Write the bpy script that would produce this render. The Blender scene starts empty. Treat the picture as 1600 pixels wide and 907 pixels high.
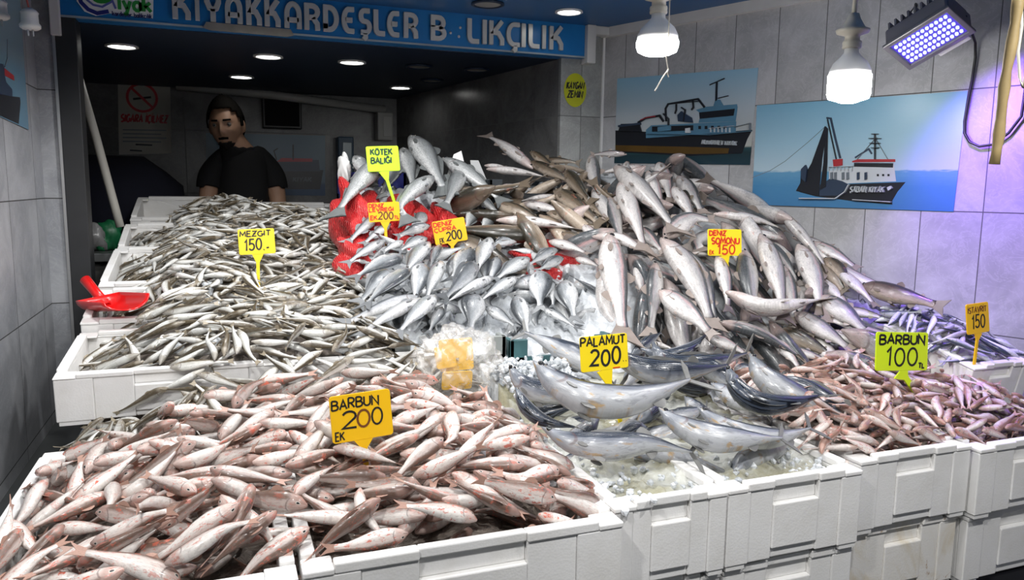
import bpy, bmesh, math, random
import numpy as np
from mathutils import Vector, Matrix

random.seed(7)
rng = np.random.default_rng(7)
SC = bpy.context.scene
COL = SC.collection
PI = math.pi

# ------------------------------------------------------------------ camera
F, CX, CY = 1190.0, 800.0, 453.5
CAM = np.array([0.0, 0.0, 1.38])
_y = np.array([345 - CX, CY - 287, F]); _y /= np.linalg.norm(_y)
_x = np.array([4000 - CX, CY - 332, F]); _x -= _x.dot(_y) * _y; _x /= np.linalg.norm(_x)
_z = np.cross(_x, _y)
if _z[1] < 0: _z = -_z
MC = np.stack([_x, _y, _z])
RIGHT, UPV, FWD = MC[:, 0], MC[:, 1], MC[:, 2]
cam_data = bpy.data.cameras.new('camera')
cam = bpy.data.objects.new('camera', cam_data); COL.objects.link(cam)
cam_data.sensor_width = 36.0
cam_data.lens = F / 1600 * 36.0
cam_data.clip_start = 0.02
mw = Matrix.Identity(4)
for i in range(3):
    mw[i][0], mw[i][1], mw[i][2], mw[i][3] = RIGHT[i], UPV[i], -FWD[i], CAM[i]
cam.matrix_world = mw
SC.camera = cam

# ------------------------------------------------------------------ light and exposure
SC.view_settings.view_transform = 'Standard'
SC.view_settings.look = 'None'
SC.view_settings.gamma = 1.0
SC.view_settings.use_curve_mapping = False
SC.view_settings.exposure = 0.0
SC.cycles.use_denoising = True
SC.cycles.max_bounces = 6
SC.cycles.diffuse_bounces = 3
SC.cycles.glossy_bounces = 3
SC.cycles.transmission_bounces = 4
SC.cycles.transparent_max_bounces = 8
SC.cycles.caustics_reflective = False
SC.cycles.caustics_refractive = False
world = bpy.data.worlds.new('street_daylight'); SC.world = world
world.use_nodes = True
world.node_tree.nodes['Background'].inputs[0].default_value = (0.88, 0.94, 1.0, 1)
world.node_tree.nodes['Background'].inputs[1].default_value = 0.15

BULB_STRENGTH = 58.0
STALL_AND_FILL_LAMPS = [  # added frontal fill spots, then the shaded bulbs over the stall, above the picture: (place, aimed at, watts, cone)
    ((-0.25, 0.40, 1.93), (0.05, 1.30, 0.85), 28.0, 96), ((0.45, 0.34, 1.93), (0.60, 1.30, 0.85), 26.0, 96), ((1.20, 0.34, 1.93), (1.18, 1.30, 0.74), 29.0, 80),  # unseen spots added near the camera to brighten the box fronts
    ((0.0, 0.95, 1.90), (0.05, 1.20, 0.88), 9.0, 130), ((0.62, 0.95, 1.90), (0.62, 1.15, 0.88), 4.5, 130), ((1.25, 0.95, 1.90), (1.25, 1.15, 0.88), 4.5, 110),
    ((-0.08, 1.55, 1.90), (0.0, 1.75, 0.9), 20.0, 140), ((0.45, 1.62, 1.91), (0.45, 1.8, 0.9), 14.0, 140), ((0.15, 2.20, 1.95), (0.15, 2.35, 1.0), 18.0, 140), ((0.85, 2.15, 1.95), (0.80, 2.25, 1.0), 9.0, 140)]
for _p, _t, _w, _c in STALL_AND_FILL_LAMPS:
    _d = bpy.data.lights.new('stall_or_fill_lamp', 'SPOT'); _d.energy = _w; _d.color = (1.0, 0.99, 0.975); _d.shadow_soft_size = 0.03
    _d.spot_size = math.radians(_c); _d.spot_blend = 0.55
    _o = bpy.data.objects.new('stall_or_fill_lamp', _d); COL.objects.link(_o); _o.location = _p
    _o.rotation_euler = (Vector(_t) - Vector(_p)).to_track_quat('-Z', 'Y').to_euler()

# ------------------------------------------------------------------ picture rays
def ray(px, py):
    return MC @ np.array([px - CX, CY - py, F])
def on_z(px, py, h):
    d = ray(px, py); return CAM + d * ((h - CAM[2]) / d[2])
def on_x(px, py, X):
    d = ray(px, py); return CAM + d * ((X - CAM[0]) / d[0])
def on_y(px, py, Y):
    d = ray(px, py); return CAM + d * ((Y - CAM[1]) / d[1])
def on_p(px, py, p, n):
    d = ray(px, py); return CAM + d * (np.dot(np.asarray(p) - CAM, n) / np.dot(d, n))
def depth_of(P):
    return float(np.dot(np.asarray(P) - CAM, FWD))
def at_depth(px, py, dep):
    return CAM + ray(px, py) / F * dep
def unit(v):
    v = np.asarray(v, float); return v / max(np.linalg.norm(v), 1e-9)

# ------------------------------------------------------------------ objects
def tag(o, label=None, cat=None, group=None, kind=None):
    if label: o['label'] = label
    if cat: o['category'] = cat
    if group: o['group'] = group
    if kind: o['kind'] = kind
    return o
def empty(name, loc=(0, 0, 0), label=None, cat=None, group=None, rot=(0, 0, 0)):
    o = bpy.data.objects.new(name, None); COL.objects.link(o)
    o.location = Vector(loc); o.rotation_euler = rot; o.empty_display_size = 0.02
    return tag(o, label, cat, group)
def mesh_data(name, verts, faces, mats, smooth=False, uv=None, mi=None):
    me = bpy.data.meshes.new(name)
    me.from_pydata([tuple(map(float, v)) for v in verts], [], [tuple(int(i) for i in f) for f in faces])
    if uv is not None:
        lay = me.uv_layers.new(name='UVMap')
        uva = np.asarray(uv, dtype=np.float32)
        li = np.empty(len(me.loops), dtype=np.int32); me.loops.foreach_get('vertex_index', li)
        lay.data.foreach_set('uv', uva[li].ravel())
    for m in (mats if isinstance(mats, (list, tuple)) else [mats]):
        me.materials.append(m)
    if mi is not None:
        me.polygons.foreach_set('material_index', np.asarray(mi, dtype=np.int32))
    if smooth:
        me.polygons.foreach_set('use_smooth', np.ones(len(me.polygons), dtype=bool))
    me.update()
    return me
def link(name, me, parent=None):
    o = bpy.data.objects.new(name, me); COL.objects.link(o)
    if parent is not None: o.parent = parent
    return o
def bm_obj(name, bm, m, parent=None, smooth=False, bevel=0, seg=2):
    me = bpy.data.meshes.new(name)
    bmesh.ops.recalc_face_normals(bm, faces=bm.faces)
    bm.to_mesh(me); bm.free()
    for mm in (m if isinstance(m, (list, tuple)) else [m]): me.materials.append(mm)
    if smooth: me.polygons.foreach_set('use_smooth', np.ones(len(me.polygons), dtype=bool))
    o = link(name, me, parent)
    if bevel:
        b = o.modifiers.new('bevel', 'BEVEL'); b.width = bevel; b.segments = seg; b.limit_method = 'ANGLE'; b.angle_limit = 0.6
    return o
def bx(bm, x0, x1, y0, y1, z0, z1):
    vs = [bm.verts.new(p) for p in ((x0, y0, z0), (x1, y0, z0), (x1, y1, z0), (x0, y1, z0), (x0, y0, z1), (x1, y0, z1), (x1, y1, z1), (x0, y1, z1))]
    for f in ((3, 2, 1, 0), (4, 5, 6, 7), (0, 1, 5, 4), (1, 2, 6, 5), (2, 3, 7, 6), (3, 0, 4, 7)):
        bm.faces.new([vs[i] for i in f])
    return vs
def tube(bm, pts, r, n=8, cap=True):
    pts = [np.asarray(p, float) for p in pts]
    rs = r if isinstance(r, (list, tuple)) else [r] * len(pts)
    rings = []
    up = np.array([0.0, 0, 1])
    prev = None
    for i, p in enumerate(pts):
        t = unit(pts[min(i + 1, len(pts) - 1)] - pts[max(i - 1, 0)])
        if prev is None:
            a = np.cross(t, up)
            if np.linalg.norm(a) < 1e-3: a = np.cross(t, np.array([1.0, 0, 0]))
        else:
            a = prev - t * np.dot(prev, t)
        a = unit(a); prev = a; b = np.cross(t, a)
        rings.append([bm.verts.new(p + rs[i] * (math.cos(k * 2 * PI / n) * a + math.sin(k * 2 * PI / n) * b)) for k in range(n)])
    for i in range(len(rings) - 1):
        for k in range(n):
            bm.faces.new((rings[i][k], rings[i][(k + 1) % n], rings[i + 1][(k + 1) % n], rings[i + 1][k]))
    if cap:
        bm.faces.new(rings[0][::-1]); bm.faces.new(rings[-1])
def lathe(bm, prof, n=24, origin=(0, 0, 0)):
    ox, oy, oz = origin
    rings = []
    for r, z in prof:
        if r < 1e-6: rings.append([bm.verts.new((ox, oy, oz + z))])
        else: rings.append([bm.verts.new((ox + r * math.cos(2 * PI * k / n), oy + r * math.sin(2 * PI * k / n), oz + z)) for k in range(n)])
    for a, b in zip(rings[:-1], rings[1:]):
        for k in range(n):
            q = [a[k % len(a)], a[(k + 1) % len(a)], b[(k + 1) % len(b)], b[k % len(b)]]
            q = list(dict.fromkeys(q))
            if len(q) > 2: bm.faces.new(q)
def sphere(bm, c, r, n=10, sc=(1, 1, 1)):
    prof = [(r * math.sin(PI * i / n), -r * math.cos(PI * i / n)) for i in range(n + 1)]
    base = len(bm.verts)
    b2 = bmesh.new(); lathe(b2, [(max(p[0], 0), p[1]) for p in prof], 2 * n)
    mp = {}
    for v in b2.verts: mp[v] = bm.verts.new((c[0] + v.co.x * sc[0], c[1] + v.co.y * sc[1], c[2] + v.co.z * sc[2]))
    for f in b2.faces: bm.faces.new([mp[v] for v in f.verts])
    b2.free()
def prism(bm, poly, o, ux, uy, un, d0, d1):
    """a flat outline in the plane o + a*ux + b*uy, given depth from d0 to d1 along un"""
    o, ux, uy, un = (np.asarray(v, float) for v in (o, ux, uy, un))
    lo = [bm.verts.new(o + a * ux + b * uy + d0 * un) for a, b in poly]
    hi = [bm.verts.new(o + a * ux + b * uy + d1 * un) for a, b in poly]
    n = len(poly)
    bm.faces.new(lo[::-1]); bm.faces.new(hi)
    for i in range(n): bm.faces.new((lo[i], lo[(i + 1) % n], hi[(i + 1) % n], hi[i]))
def ribbon(bm, line, w, o, ux, uy, un, d0, d1, closed=False):
    """a stroke of width w along a polyline, with mitred joints"""
    P = [np.array(p, float) for p in line]
    n = len(P)
    L, R = [], []
    for i in range(n):
        if closed: a, b = P[i] - P[i - 1], P[(i + 1) % n] - P[i]
        else: a, b = P[i] - P[max(i - 1, 0)], P[min(i + 1, n - 1)] - P[i]
        if np.linalg.norm(a) < 1e-9: a = b
        if np.linalg.norm(b) < 1e-9: b = a
        a, b = unit(a), unit(b)
        na, nb = np.array([-a[1], a[0]]), np.array([-b[1], b[0]])
        m = na + nb
        if np.linalg.norm(m) < 0.3: m = na
        m = unit(m); k = w / 2 / max(0.45, float(np.dot(m, na)))
        L.append(P[i] + m * k); R.append(P[i] - m * k)
    o, ux, uy, un = (np.asarray(v, float) for v in (o, ux, uy, un))
    V = lambda q, d: bm.verts.new(o + q[0] * ux + q[1] * uy + d * un)
    l0, r0, l1, r1 = [V(q, d0) for q in L], [V(q, d0) for q in R], [V(q, d1) for q in L], [V(q, d1) for q in R]
    for i in range(n if closed else n - 1):
        j = (i + 1) % n
        bm.faces.new((l1[i], r1[i], r1[j], l1[j])); bm.faces.new((l0[j], r0[j], r0[i], l0[i]))
        bm.faces.new((r1[i], r0[i], r0[j], r1[j])); bm.faces.new((l0[i], l1[i], l1[j], l0[j]))
    if not closed:
        bm.faces.new((l0[0], r0[0], r1[0], l1[0])); bm.faces.new((l1[-1], r1[-1], r0[-1], l0[-1]))

# ------------------------------------------------------------------ materials
class NB:
    def __init__(s, name):
        s.m = bpy.data.materials.new(name); s.m.use_nodes = True
        s.t = s.m.node_tree; s.n = s.t.nodes; s.l = s.t.links
        s.b = s.n['Principled BSDF']
    def node(s, kind, **kw):
        n = s.n.new(kind)
        for k, v in kw.items(): setattr(n, k, v)
        return n
    def put(s, sock, v):
        if hasattr(v, 'is_output') or isinstance(v, bpy.types.NodeSocket): s.l.new(v, sock)
        else: sock.default_value = v
    def math(s, op, a, b=0.0, c=0.0, clamp=False):
        n = s.node('ShaderNodeMath', operation=op, use_clamp=clamp)
        s.put(n.inputs[0], a); s.put(n.inputs[1], b)
        if op in ('MULTIPLY_ADD', 'SMOOTH_MIN', 'COMPARE'): s.put(n.inputs[2], c)
        return n.outputs[0]
    def step(s, v, a, b):
        n = s.node('ShaderNodeMapRange', interpolation_type='SMOOTHSTEP')
        s.put(n.inputs[0], v); s.put(n.inputs[1], a); s.put(n.inputs[2], b); n.inputs[3].default_value = 0; n.inputs[4].default_value = 1
        return n.outputs[0]
    def mix(s, f, a, b):
        n = s.node('ShaderNodeMix', data_type='RGBA')
        s.put(n.inputs[0], f)
        s.put(n.inputs[6], a if not isinstance(a, tuple) else (*a[:3], 1)); s.put(n.inputs[7], b if not isinstance(b, tuple) else (*b[:3], 1))
        return n.outputs[2]
    def noise(s, vec=None, scale=5.0, detail=3.0, rough=0.5, dist=0.0):
        n = s.node('ShaderNodeTexNoise')
        if vec is not None: s.l.new(vec, n.inputs['Vector'])
        n.inputs['Scale'].default_value = scale; n.inputs['Detail'].default_value = detail
        n.inputs['Roughness'].default_value = rough; n.inputs['Distortion'].default_value = dist
        return n.outputs['Fac'], n.outputs['Color']
    def obj(s): return s.node('ShaderNodeTexCoord').outputs['Object']
    def uv(s): return s.node('ShaderNodeTexCoord').outputs['UV']
    def xyz(s, v):
        n = s.node('ShaderNodeSeparateXYZ'); s.l.new(v, n.inputs[0]); return n.outputs
    def vadd(s, a, b):
        n = s.node('ShaderNodeVectorMath', operation='ADD'); s.put(n.inputs[0], a); s.put(n.inputs[1], b); return n.outputs[0]
    def vmul(s, a, b):
        n = s.node('ShaderNodeVectorMath', operation='MULTIPLY'); s.put(n.inputs[0], a); s.put(n.inputs[1], b); return n.outputs[0]
    def comb(s, x, y, z):
        n = s.node('ShaderNodeCombineXYZ'); s.put(n.inputs[0], x); s.put(n.inputs[1], y); s.put(n.inputs[2], z); return n.outputs[0]
    def bump(s, h, st=0.3, dist=0.002):
        n = s.node('ShaderNodeBump'); n.inputs['Strength'].default_value = st; n.inputs['Distance'].default_value = dist
        s.l.new(h, n.inputs['Height']); s.l.new(n.outputs[0], s.b.inputs['Normal'])
    def base(s, c): s.put(s.b.inputs['Base Color'], (*c[:3], 1) if isinstance(c, tuple) else c)
    def set(s, rough=0.5, metal=0.0, spec=0.5, coat=0.0, trans=0.0, alpha=None, ior=None):
        i = s.b.inputs
        s.put(i['Roughness'], rough); i['Metallic'].default_value = metal; i['Specular IOR Level'].default_value = spec
        i['Coat Weight'].default_value = coat; i['Coat Roughness'].default_value = 0.12; i['Transmission Weight'].default_value = trans
        if alpha is not None: s.put(i['Alpha'], alpha)
        if ior: i['IOR'].default_value = ior
        return s.m
def plain(name, c, rough=0.5, metal=0.0, spec=0.5, var=0.06, scale=20.0, coat=0.0, bump=0.0):
    g = NB(name)
    f, _ = g.noise(g.obj(), scale, 4)
    a = tuple(max(0, x * (1 - var)) for x in c); b = tuple(min(1, x * (1 + var)) for x in c)
    g.base(g.mix(f, a, b))
    if bump: g.bump(f, bump, 0.003)
    return g.set(rough, metal, spec, coat)
def glow(name, c, strength):
    g = NB(name); g.base((0.9, 0.9, 0.9))
    g.b.inputs['Emission Color'].default_value = (*c, 1); g.b.inputs['Emission Strength'].default_value = strength
    return g.set(0.4)
def tile_mat(name, c0, c1, tw, th, oz, gloss=0.22, grout=(0.12, 0.12, 0.12), ou=0.0):
    """polished marble-look tiles; the wall's UV map is in metres"""
    g = NB(name)
    u, v, _ = g.xyz(g.uv())
    fu = g.math('FRACT', g.math('DIVIDE', g.math('SUBTRACT', u, ou), tw)); fv = g.math('FRACT', g.math('DIVIDE', g.math('SUBTRACT', v, oz), th))
    iu = g.math('FLOOR', g.math('DIVIDE', g.math('SUBTRACT', u, ou), tw)); iv = g.math('FLOOR', g.math('DIVIDE', g.math('SUBTRACT', v, oz), th))
    e = 0.0022
    gu = g.math('MINIMUM', fu, g.math('SUBTRACT', 1.0, fu)); gv = g.math('MINIMUM', fv, g.math('SUBTRACT', 1.0, fv))
    m = g.math('MAXIMUM', g.math('LESS_THAN', gu, e / tw * 0.6), g.math('LESS_THAN', gv, e / th * 0.7))
    wn = g.node('ShaderNodeTexWhiteNoise', noise_dimensions='2D'); g.l.new(g.comb(iu, iv, 0.0), wn.inputs[0])
    pos = g.vadd(g.uv(), g.vmul(wn.outputs['Color'], (7.0, 7.0, 0.0)))
    n1, _ = g.noise(pos, 5.0, 6, 0.6, 1.2)
    n2, _ = g.noise(pos, 16.0, 5, 0.65, 2.0)
    vein = g.step(g.math('ABSOLUTE', g.math('SUBTRACT', n2, 0.5)), 0.035, 0.0)
    col = g.mix(g.step(n1, 0.3, 0.72), c0, c1)
    col = g.mix(g.math('MULTIPLY', vein, 0.22), col, tuple(min(1, x * 1.35) for x in c1))
    col = g.mix(g.math('MULTIPLY', wn.outputs['Value'], 0.18), col, tuple(x * 0.75 for x in c0))
    g.base(g.mix(m, col, grout))
    return g.set(g.mix(m, (gloss,) * 3, (0.8,) * 3), 0, 0.45)

M = {}
def mk():
    M['tile'] = tile_mat('marble_tile', (0.38, 0.38, 0.39), (0.56, 0.56, 0.575), 0.151, 0.317, 0.062, 0.38, ou=0.043)
    M['tile_left'] = tile_mat('grey_marble_tile', (0.24, 0.25, 0.27), (0.40, 0.41, 0.43), 0.30, 0.317, 0.062, 0.3, (0.05, 0.05, 0.05), ou=0.116)
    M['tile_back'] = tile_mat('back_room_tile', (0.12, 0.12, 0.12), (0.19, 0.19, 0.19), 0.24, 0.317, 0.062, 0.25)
    M['floor'] = plain('wet_floor', (0.06, 0.065, 0.065), 0.4, var=0.3, scale=6)
    M['ceil'] = plain('blue_ceiling', (0.022, 0.10, 0.26), 0.45, var=0.2, scale=5)
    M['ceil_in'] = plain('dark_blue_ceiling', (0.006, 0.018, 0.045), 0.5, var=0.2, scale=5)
    M['white_trim'] = plain('white_trim', (0.62, 0.61, 0.60), 0.5, var=0.12, scale=14)
    M['dark'] = plain('dark_paint', (0.018, 0.019, 0.021), 0.5, var=0.3)
    M['black'] = plain('black_plastic', (0.012, 0.012, 0.013), 0.35)
    M['white_pl'] = plain('white_plastic', (0.80, 0.80, 0.79), 0.35)
    M['cream'] = plain('aged_white_plastic', (0.66, 0.62, 0.52), 0.45, var=0.15)
    M['alu'] = plain('brushed_aluminium', (0.50, 0.50, 0.50), 0.35, 0.9)
    g = NB('foam'); f, _ = g.noise(g.obj(), 9, 5, 0.6); v = g.node('ShaderNodeTexVoronoi'); v.inputs['Scale'].default_value = 260; g.l.new(g.obj(), v.inputs['Vector'])
    g.base(g.mix(g.step(f, 0.35, 0.75), (0.90, 0.895, 0.885), (0.80, 0.785, 0.755))); g.bump(v.outputs['Distance'], 0.18, 0.001)
    M['foam'] = g.set(0.62, 0, 0.3)
    g = NB('dirty_foam'); f, _ = g.noise(g.obj(), 7, 6, 0.65, 1.0); f2, _ = g.noise(g.obj(), 22, 5, 0.7, 1.5); v = g.node('ShaderNodeTexVoronoi'); v.inputs['Scale'].default_value = 260; g.l.new(g.obj(), v.inputs['Vector'])
    c = g.mix(g.step(f, 0.42, 0.66), (0.88, 0.86, 0.82), (0.74, 0.66, 0.52)); c = g.mix(g.math('MULTIPLY', g.step(f2, 0.60, 0.70), 0.75), c, (0.40, 0.24, 0.11)); g.base(c); g.bump(v.outputs['Distance'], 0.18, 0.001)
    M['foam_dirty'] = g.set(0.62, 0, 0.3)
    g = NB('crushed_ice'); f, _ = g.noise(g.obj(), 60, 4, 0.6); f2, _ = g.noise(g.obj(), 7, 4, 0.6)
    g.base(g.mix(g.step(f2, 0.35, 0.7), (0.74, 0.77, 0.80), (0.52, 0.55, 0.58))); g.bump(f, 0.7, 0.006)
    M['ice'] = g.set(0.22, 0, 0.6)
    g = NB('wet_yellow_ice'); f, _ = g.noise(g.obj(), 70, 4, 0.6); f2, _ = g.noise(g.obj(), 9, 4, 0.6)
    g.base(g.mix(g.step(f2, 0.38, 0.62), (0.60, 0.61, 0.57), (0.36, 0.345, 0.24))); g.bump(f, 0.6, 0.006)
    M['ice_wet'] = g.set(0.15, 0, 0.6)
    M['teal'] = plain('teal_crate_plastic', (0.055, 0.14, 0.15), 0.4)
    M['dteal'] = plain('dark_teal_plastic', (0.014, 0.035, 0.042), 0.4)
    M['grey_pl'] = plain('grey_crate_plastic', (0.27, 0.29, 0.28), 0.45)
    M['blk_crate'] = plain('black_crate_plastic', (0.018, 0.024, 0.030), 0.35)
    M['blue_pl'] = plain('blue_plastic', (0.016, 0.022, 0.16), 0.4)
    M['red_pl'] = plain('red_plastic', (0.72, 0.008, 0.008), 0.3, coat=0.4)
    M['ytag'] = plain('yellow_tag', (0.93, 0.70, 0.012), 0.38, var=0.04)
    M['otag'] = plain('orange_yellow_tag', (0.90, 0.52, 0.006), 0.38, var=0.05)
    M['gtag'] = plain('green_tag', (0.50, 0.85, 0.02), 0.38, var=0.04)
    M['lgtag'] = plain('lime_tag', (0.68, 0.88, 0.015), 0.38, var=0.04)
    M['ink'] = plain('black_marker', (0.010, 0.010, 0.010), 0.5)
    M['ink_red'] = plain('red_marker', (0.65, 0.035, 0.01), 0.5)
    M['ink_brown'] = plain('brown_marker', (0.16, 0.05, 0.01), 0.5)
    M['ink_green'] = plain('green_black_marker', (0.012, 0.05, 0.02), 0.5)
    M['wood'] = plain('weathered_bamboo', (0.42, 0.31, 0.14), 0.6, var=0.35, scale=30, bump=0.3)
    M['skin'] = plain('skin', (0.50, 0.29, 0.19), 0.5, var=0.08)
    M['hair'] = plain('black_hair', (0.008, 0.007, 0.006), 0.9, spec=0.1)
    M['shirt'] = plain('black_shirt', (0.006, 0.006, 0.007), 0.85)
    M['navy'] = plain('navy_cloth', (0.004, 0.005, 0.016), 0.9, var=0.2)
mk()
# ------------------------------------------------------------------ the setting
def wall(name, a, b, z0, z1, m, th=0.06, u0=0.0):
    """a wall slab from a to b (plan points); its face is on the left of a->b, its thickness goes to the right"""
    a, b = np.array(a, float), np.array(b, float)
    d = unit(b - a); n = np.array([d[1], -d[0]]) * th
    L = np.linalg.norm(b - a)
    pl = [(a, u0), (b, u0 + L), (b + n, u0 + L), (a + n, u0)]
    V, UV = [], []
    for z in (z0, z1):
        for p, u in pl: V.append((p[0], p[1], z)); UV.append((u, z))
    Fc = [(0, 1, 2, 3)[::-1], (4, 5, 6, 7), (0, 1, 5, 4), (1, 2, 6, 5), (2, 3, 7, 6), (3, 0, 4, 7)]
    o = link(name, mesh_data(name, V, Fc, m, uv=UV))
    return tag(o, kind='structure')
YF = 2.65                                     # the line of the shop front: fascia and piers
P0 = on_y(938, 260, YF)                       # where the pier meets the flaring side wall
RW = unit([ray(-300, 269)[0], ray(-300, 269)[1], 0])      # run of that wall
RN = np.array([-RW[1], RW[0], 0.0])           # its face, towards the stall
DW = -RW                                      # along the wall towards the street
ZC = 1.972
def plan(p): return (float(p[0]), float(p[1]))
wall('wall_right', plan(P0 + DW * 3.4), plan(P0), 0, ZC + 0.3, M['tile'], 0.08, u0=-3.4)
xr = float(on_y(875, 192, YF)[0])
pier_m = tile_mat('pier_tile', (0.27, 0.275, 0.27), (0.40, 0.41, 0.40), 0.115, 0.317, 0.062, 0.25, ou=0.085)
wall('wall_pier', (xr, YF), (float(P0[0]), YF), 0, ZC + 0.3, pier_m, -0.25)
e = on_y(620, 212, 4.25)
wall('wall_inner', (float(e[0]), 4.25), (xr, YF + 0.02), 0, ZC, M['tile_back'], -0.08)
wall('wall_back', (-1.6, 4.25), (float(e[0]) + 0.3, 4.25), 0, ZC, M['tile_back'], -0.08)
XW = -0.492
xp = float(on_y(108, 316, YF)[0])
wall('wall_left', (XW, -0.6), (XW, YF - 0.02), 0, 2.6, M['tile_left'], -0.10)
wall('wall_left_pier', (XW - 0.1, YF - 0.02), (xp, YF - 0.02), 0, ZC + 0.3, M['tile_left'], -0.10, u0=-0.1)
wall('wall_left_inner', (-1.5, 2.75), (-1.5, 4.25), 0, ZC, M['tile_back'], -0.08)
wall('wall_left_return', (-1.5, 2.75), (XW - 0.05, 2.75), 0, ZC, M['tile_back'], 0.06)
def slab(name, x0, x1, y0, y1, z0, z1, m):
    bm = bmesh.new(); bx(bm, x0, x1, y0, y1, z0, z1)
    return tag(bm_obj(name, bm, m), kind='structure')
slab('floor', -3, 4, -2.5, 5, -0.05, 0, M['floor'])
slab('ceiling', XW - 0.1, 2.9, 0.35, YF, ZC, ZC + 0.05, M['ceil'])
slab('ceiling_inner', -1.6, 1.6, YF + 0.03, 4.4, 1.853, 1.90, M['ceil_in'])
# metal edge of the left pier, white corner trims, cornice at the head of the side wall
bm = bmesh.new(); bx(bm, xp - 0.004, xp + 0.052, YF - 0.03, YF + 0.05, 0, 1.86)
tag(bm_obj('trim_1', bm, M['dark'], bevel=0.002), kind='structure')
bm = bmesh.new(); bx(bm, xp - 0.012, xp - 0.002, YF - 0.028, YF - 0.018, 0, 1.86)
tag(bm_obj('trim_2', bm, M['alu']), kind='structure')
bm = bmesh.new(); bx(bm, P0[0] - 0.006, P0[0] + 0.004, YF - 0.008, YF + 0.002, 0, ZC - 0.03)
tag(bm_obj('trim_3', bm, M['white_pl']), kind='structure')
bm = bmesh.new()
q = [P0 + RN * 0.0, P0 + RN * 0.018, P0 + DW * 3.3 + RN * 0.018, P0 + DW * 3.3]
lo = [bm.verts.new((p[0], p[1], ZC - 0.034)) for p in q]; hi = [bm.verts.new((p[0], p[1], ZC)) for p in q]
bm.faces.new(lo); bm.faces.new(hi)
for i in range(4): bm.faces.new((lo[i], lo[(i + 1) % 4], hi[(i + 1) % 4], hi[i]))
tag(bm_obj('trim_4', bm, M['white_trim']), kind='structure')
xf1 = float(on_y(908, 70, YF)[0])
bm = bmesh.new(); bx(bm, xf1, xf1 + 0.035, YF - 0.055, YF - 0.001, 1.835, ZC); bx(bm, xf1 + 0.035, P0[0], YF - 0.045, YF - 0.001, ZC - 0.03, ZC)
tag(bm_obj('trim_5', bm, M['white_trim'], bevel=0.003), kind='structure')
bm = bmesh.new(); bx(bm, xp - 0.012, xp + 0.015, YF - 0.05, YF - 0.031, 1.80, ZC)
tag(bm_obj('trim_6', bm, M['white_trim'], bevel=0.003), kind='structure')

# ------------------------------------------------------------------ lettering
def arc(cx, cy, rx, ry, a0, a1, n=8):
    return [(cx + rx * math.cos(math.radians(a0 + (a1 - a0) * i / n)), cy + ry * math.sin(math.radians(a0 + (a1 - a0) * i / n))) for i in range(n + 1)]
GL = {
 'A': (.8, [[(0, 0), (.4, 1), (.8, 0)], [(.14, .35), (.66, .35)]]),
 'B': (.7, [[(0, 0), (0, 1)], [(0, 1), *arc(.3, .77, .35, .23, 90, -90), (0, .54)], [(0, .54), *arc(.35, .27, .37, .27, 90, -90), (0, 0)]]),
 'C': (.72, [arc(.42, .5, .42, .5, 50, 310, 12)]),
 'D': (.75, [[(0, 0), (0, 1), *arc(.2, .5, .55, .5, 90, -90, 10), (0, 0)]]),
 'E': (.6, [[(.6, 1), (0, 1), (0, 0), (.6, 0)], [(0, .52), (.5, .52)]]),
 'G': (.78, [arc(.42, .5, .42, .5, 50, 350, 12) + [(.5, .45)]]),
 'I': (.1, [[(.05, 0), (.05, 1)]]),
 'K': (.7, [[(0, 0), (0, 1)], [(.65, 1), (.03, .45)], [(.2, .6), (.7, 0)]]),
 'L': (.55, [[(0, 1), (0, 0), (.55, 0)]]),
 'M': (.9, [[(0, 0), (.08, 1), (.45, .3), (.82, 1), (.9, 0)]]),
 'N': (.75, [[(0, 0), (0, 1), (.75, 0), (.75, 1)]]),
 'O': (.8, [arc(.4, .5, .4, .5, 90, 450, 16)]),
 'P': (.65, [[(0, 0), (0, 1)], [(0, 1), *arc(.3, .73, .36, .27, 90, -90), (0, .46)]]),
 'R': (.68, [[(0, 0), (0, 1)], [(0, 1), *arc(.3, .74, .36, .26, 90, -90), (0, .48)], [(.25, .48), (.68, 0)]]),
 'S': (.65, [arc(.33, .75, .3, .25, 40, 270, 8) + arc(.33, .25, .32, .25, 90, -140, 8)]),
 'T': (.7, [[(0, 1), (.7, 1)], [(.35, 1), (.35, 0)]]),
 'U': (.72, [[(0, 1), *arc(.36, .32, .36, .32, 180, 360, 8), (.72, 1)]]),
 'V': (.75, [[(0, 1), (.38, 0), (.75, 1)]]),
 'Y': (.75, [[(0, 1), (.38, .5), (.75, 1)], [(.38, .5), (.38, 0)]]),
 'Z': (.65, [[(0, 1), (.65, 1), (0, 0), (.65, 0)], [(.12, .5), (.52, .5)]]),
 'H': (.72, [[(0, 0), (0, 1)], [(.72, 0), (.72, 1)], [(0, .5), (.72, .5)]]),
 'a': (.5, [arc(.25, .28, .25, .28, 0, 360, 10), [(.5, .56), (.5, 0)]]),
 '0': (.62, [arc(.31, .5, .31, .5, 90, 450, 16)]),
 '1': (.3, [[(0, .75), (.22, 1), (.2, 0)]]),
 '2': (.62, [arc(.3, .72, .3, .28, 160, -30, 8) + [(0, .02), (.62, .0)]]),
 '5': (.6, [[(.58, 1), (.1, 1), (.06, .56), *arc(.27, .32, .32, .3, 110, -150, 9)]]),
 '.': (.15, [[(.03, .0), (.11, .06)]]), '-': (.3, [[(0, .1), (.3, .14)]]), ' ': (.35, []),
}
def _acc(base, extra): return (GL[base][0], GL[base][1] + extra)
GL['İ'] = _acc('I', [[(.05, 1.14), (.05, 1.24)]])
GL['Ç'] = _acc('C', [[(.44, 0), (.46, -.12), (.36, -.2)]])
GL['Ş'] = _acc('S', [[(.34, 0), (.36, -.12), (.26, -.2)]])
GL['Ö'] = _acc('O', [[(.22, 1.12), (.22, 1.22)], [(.58, 1.12), (.58, 1.22)]])
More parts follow.
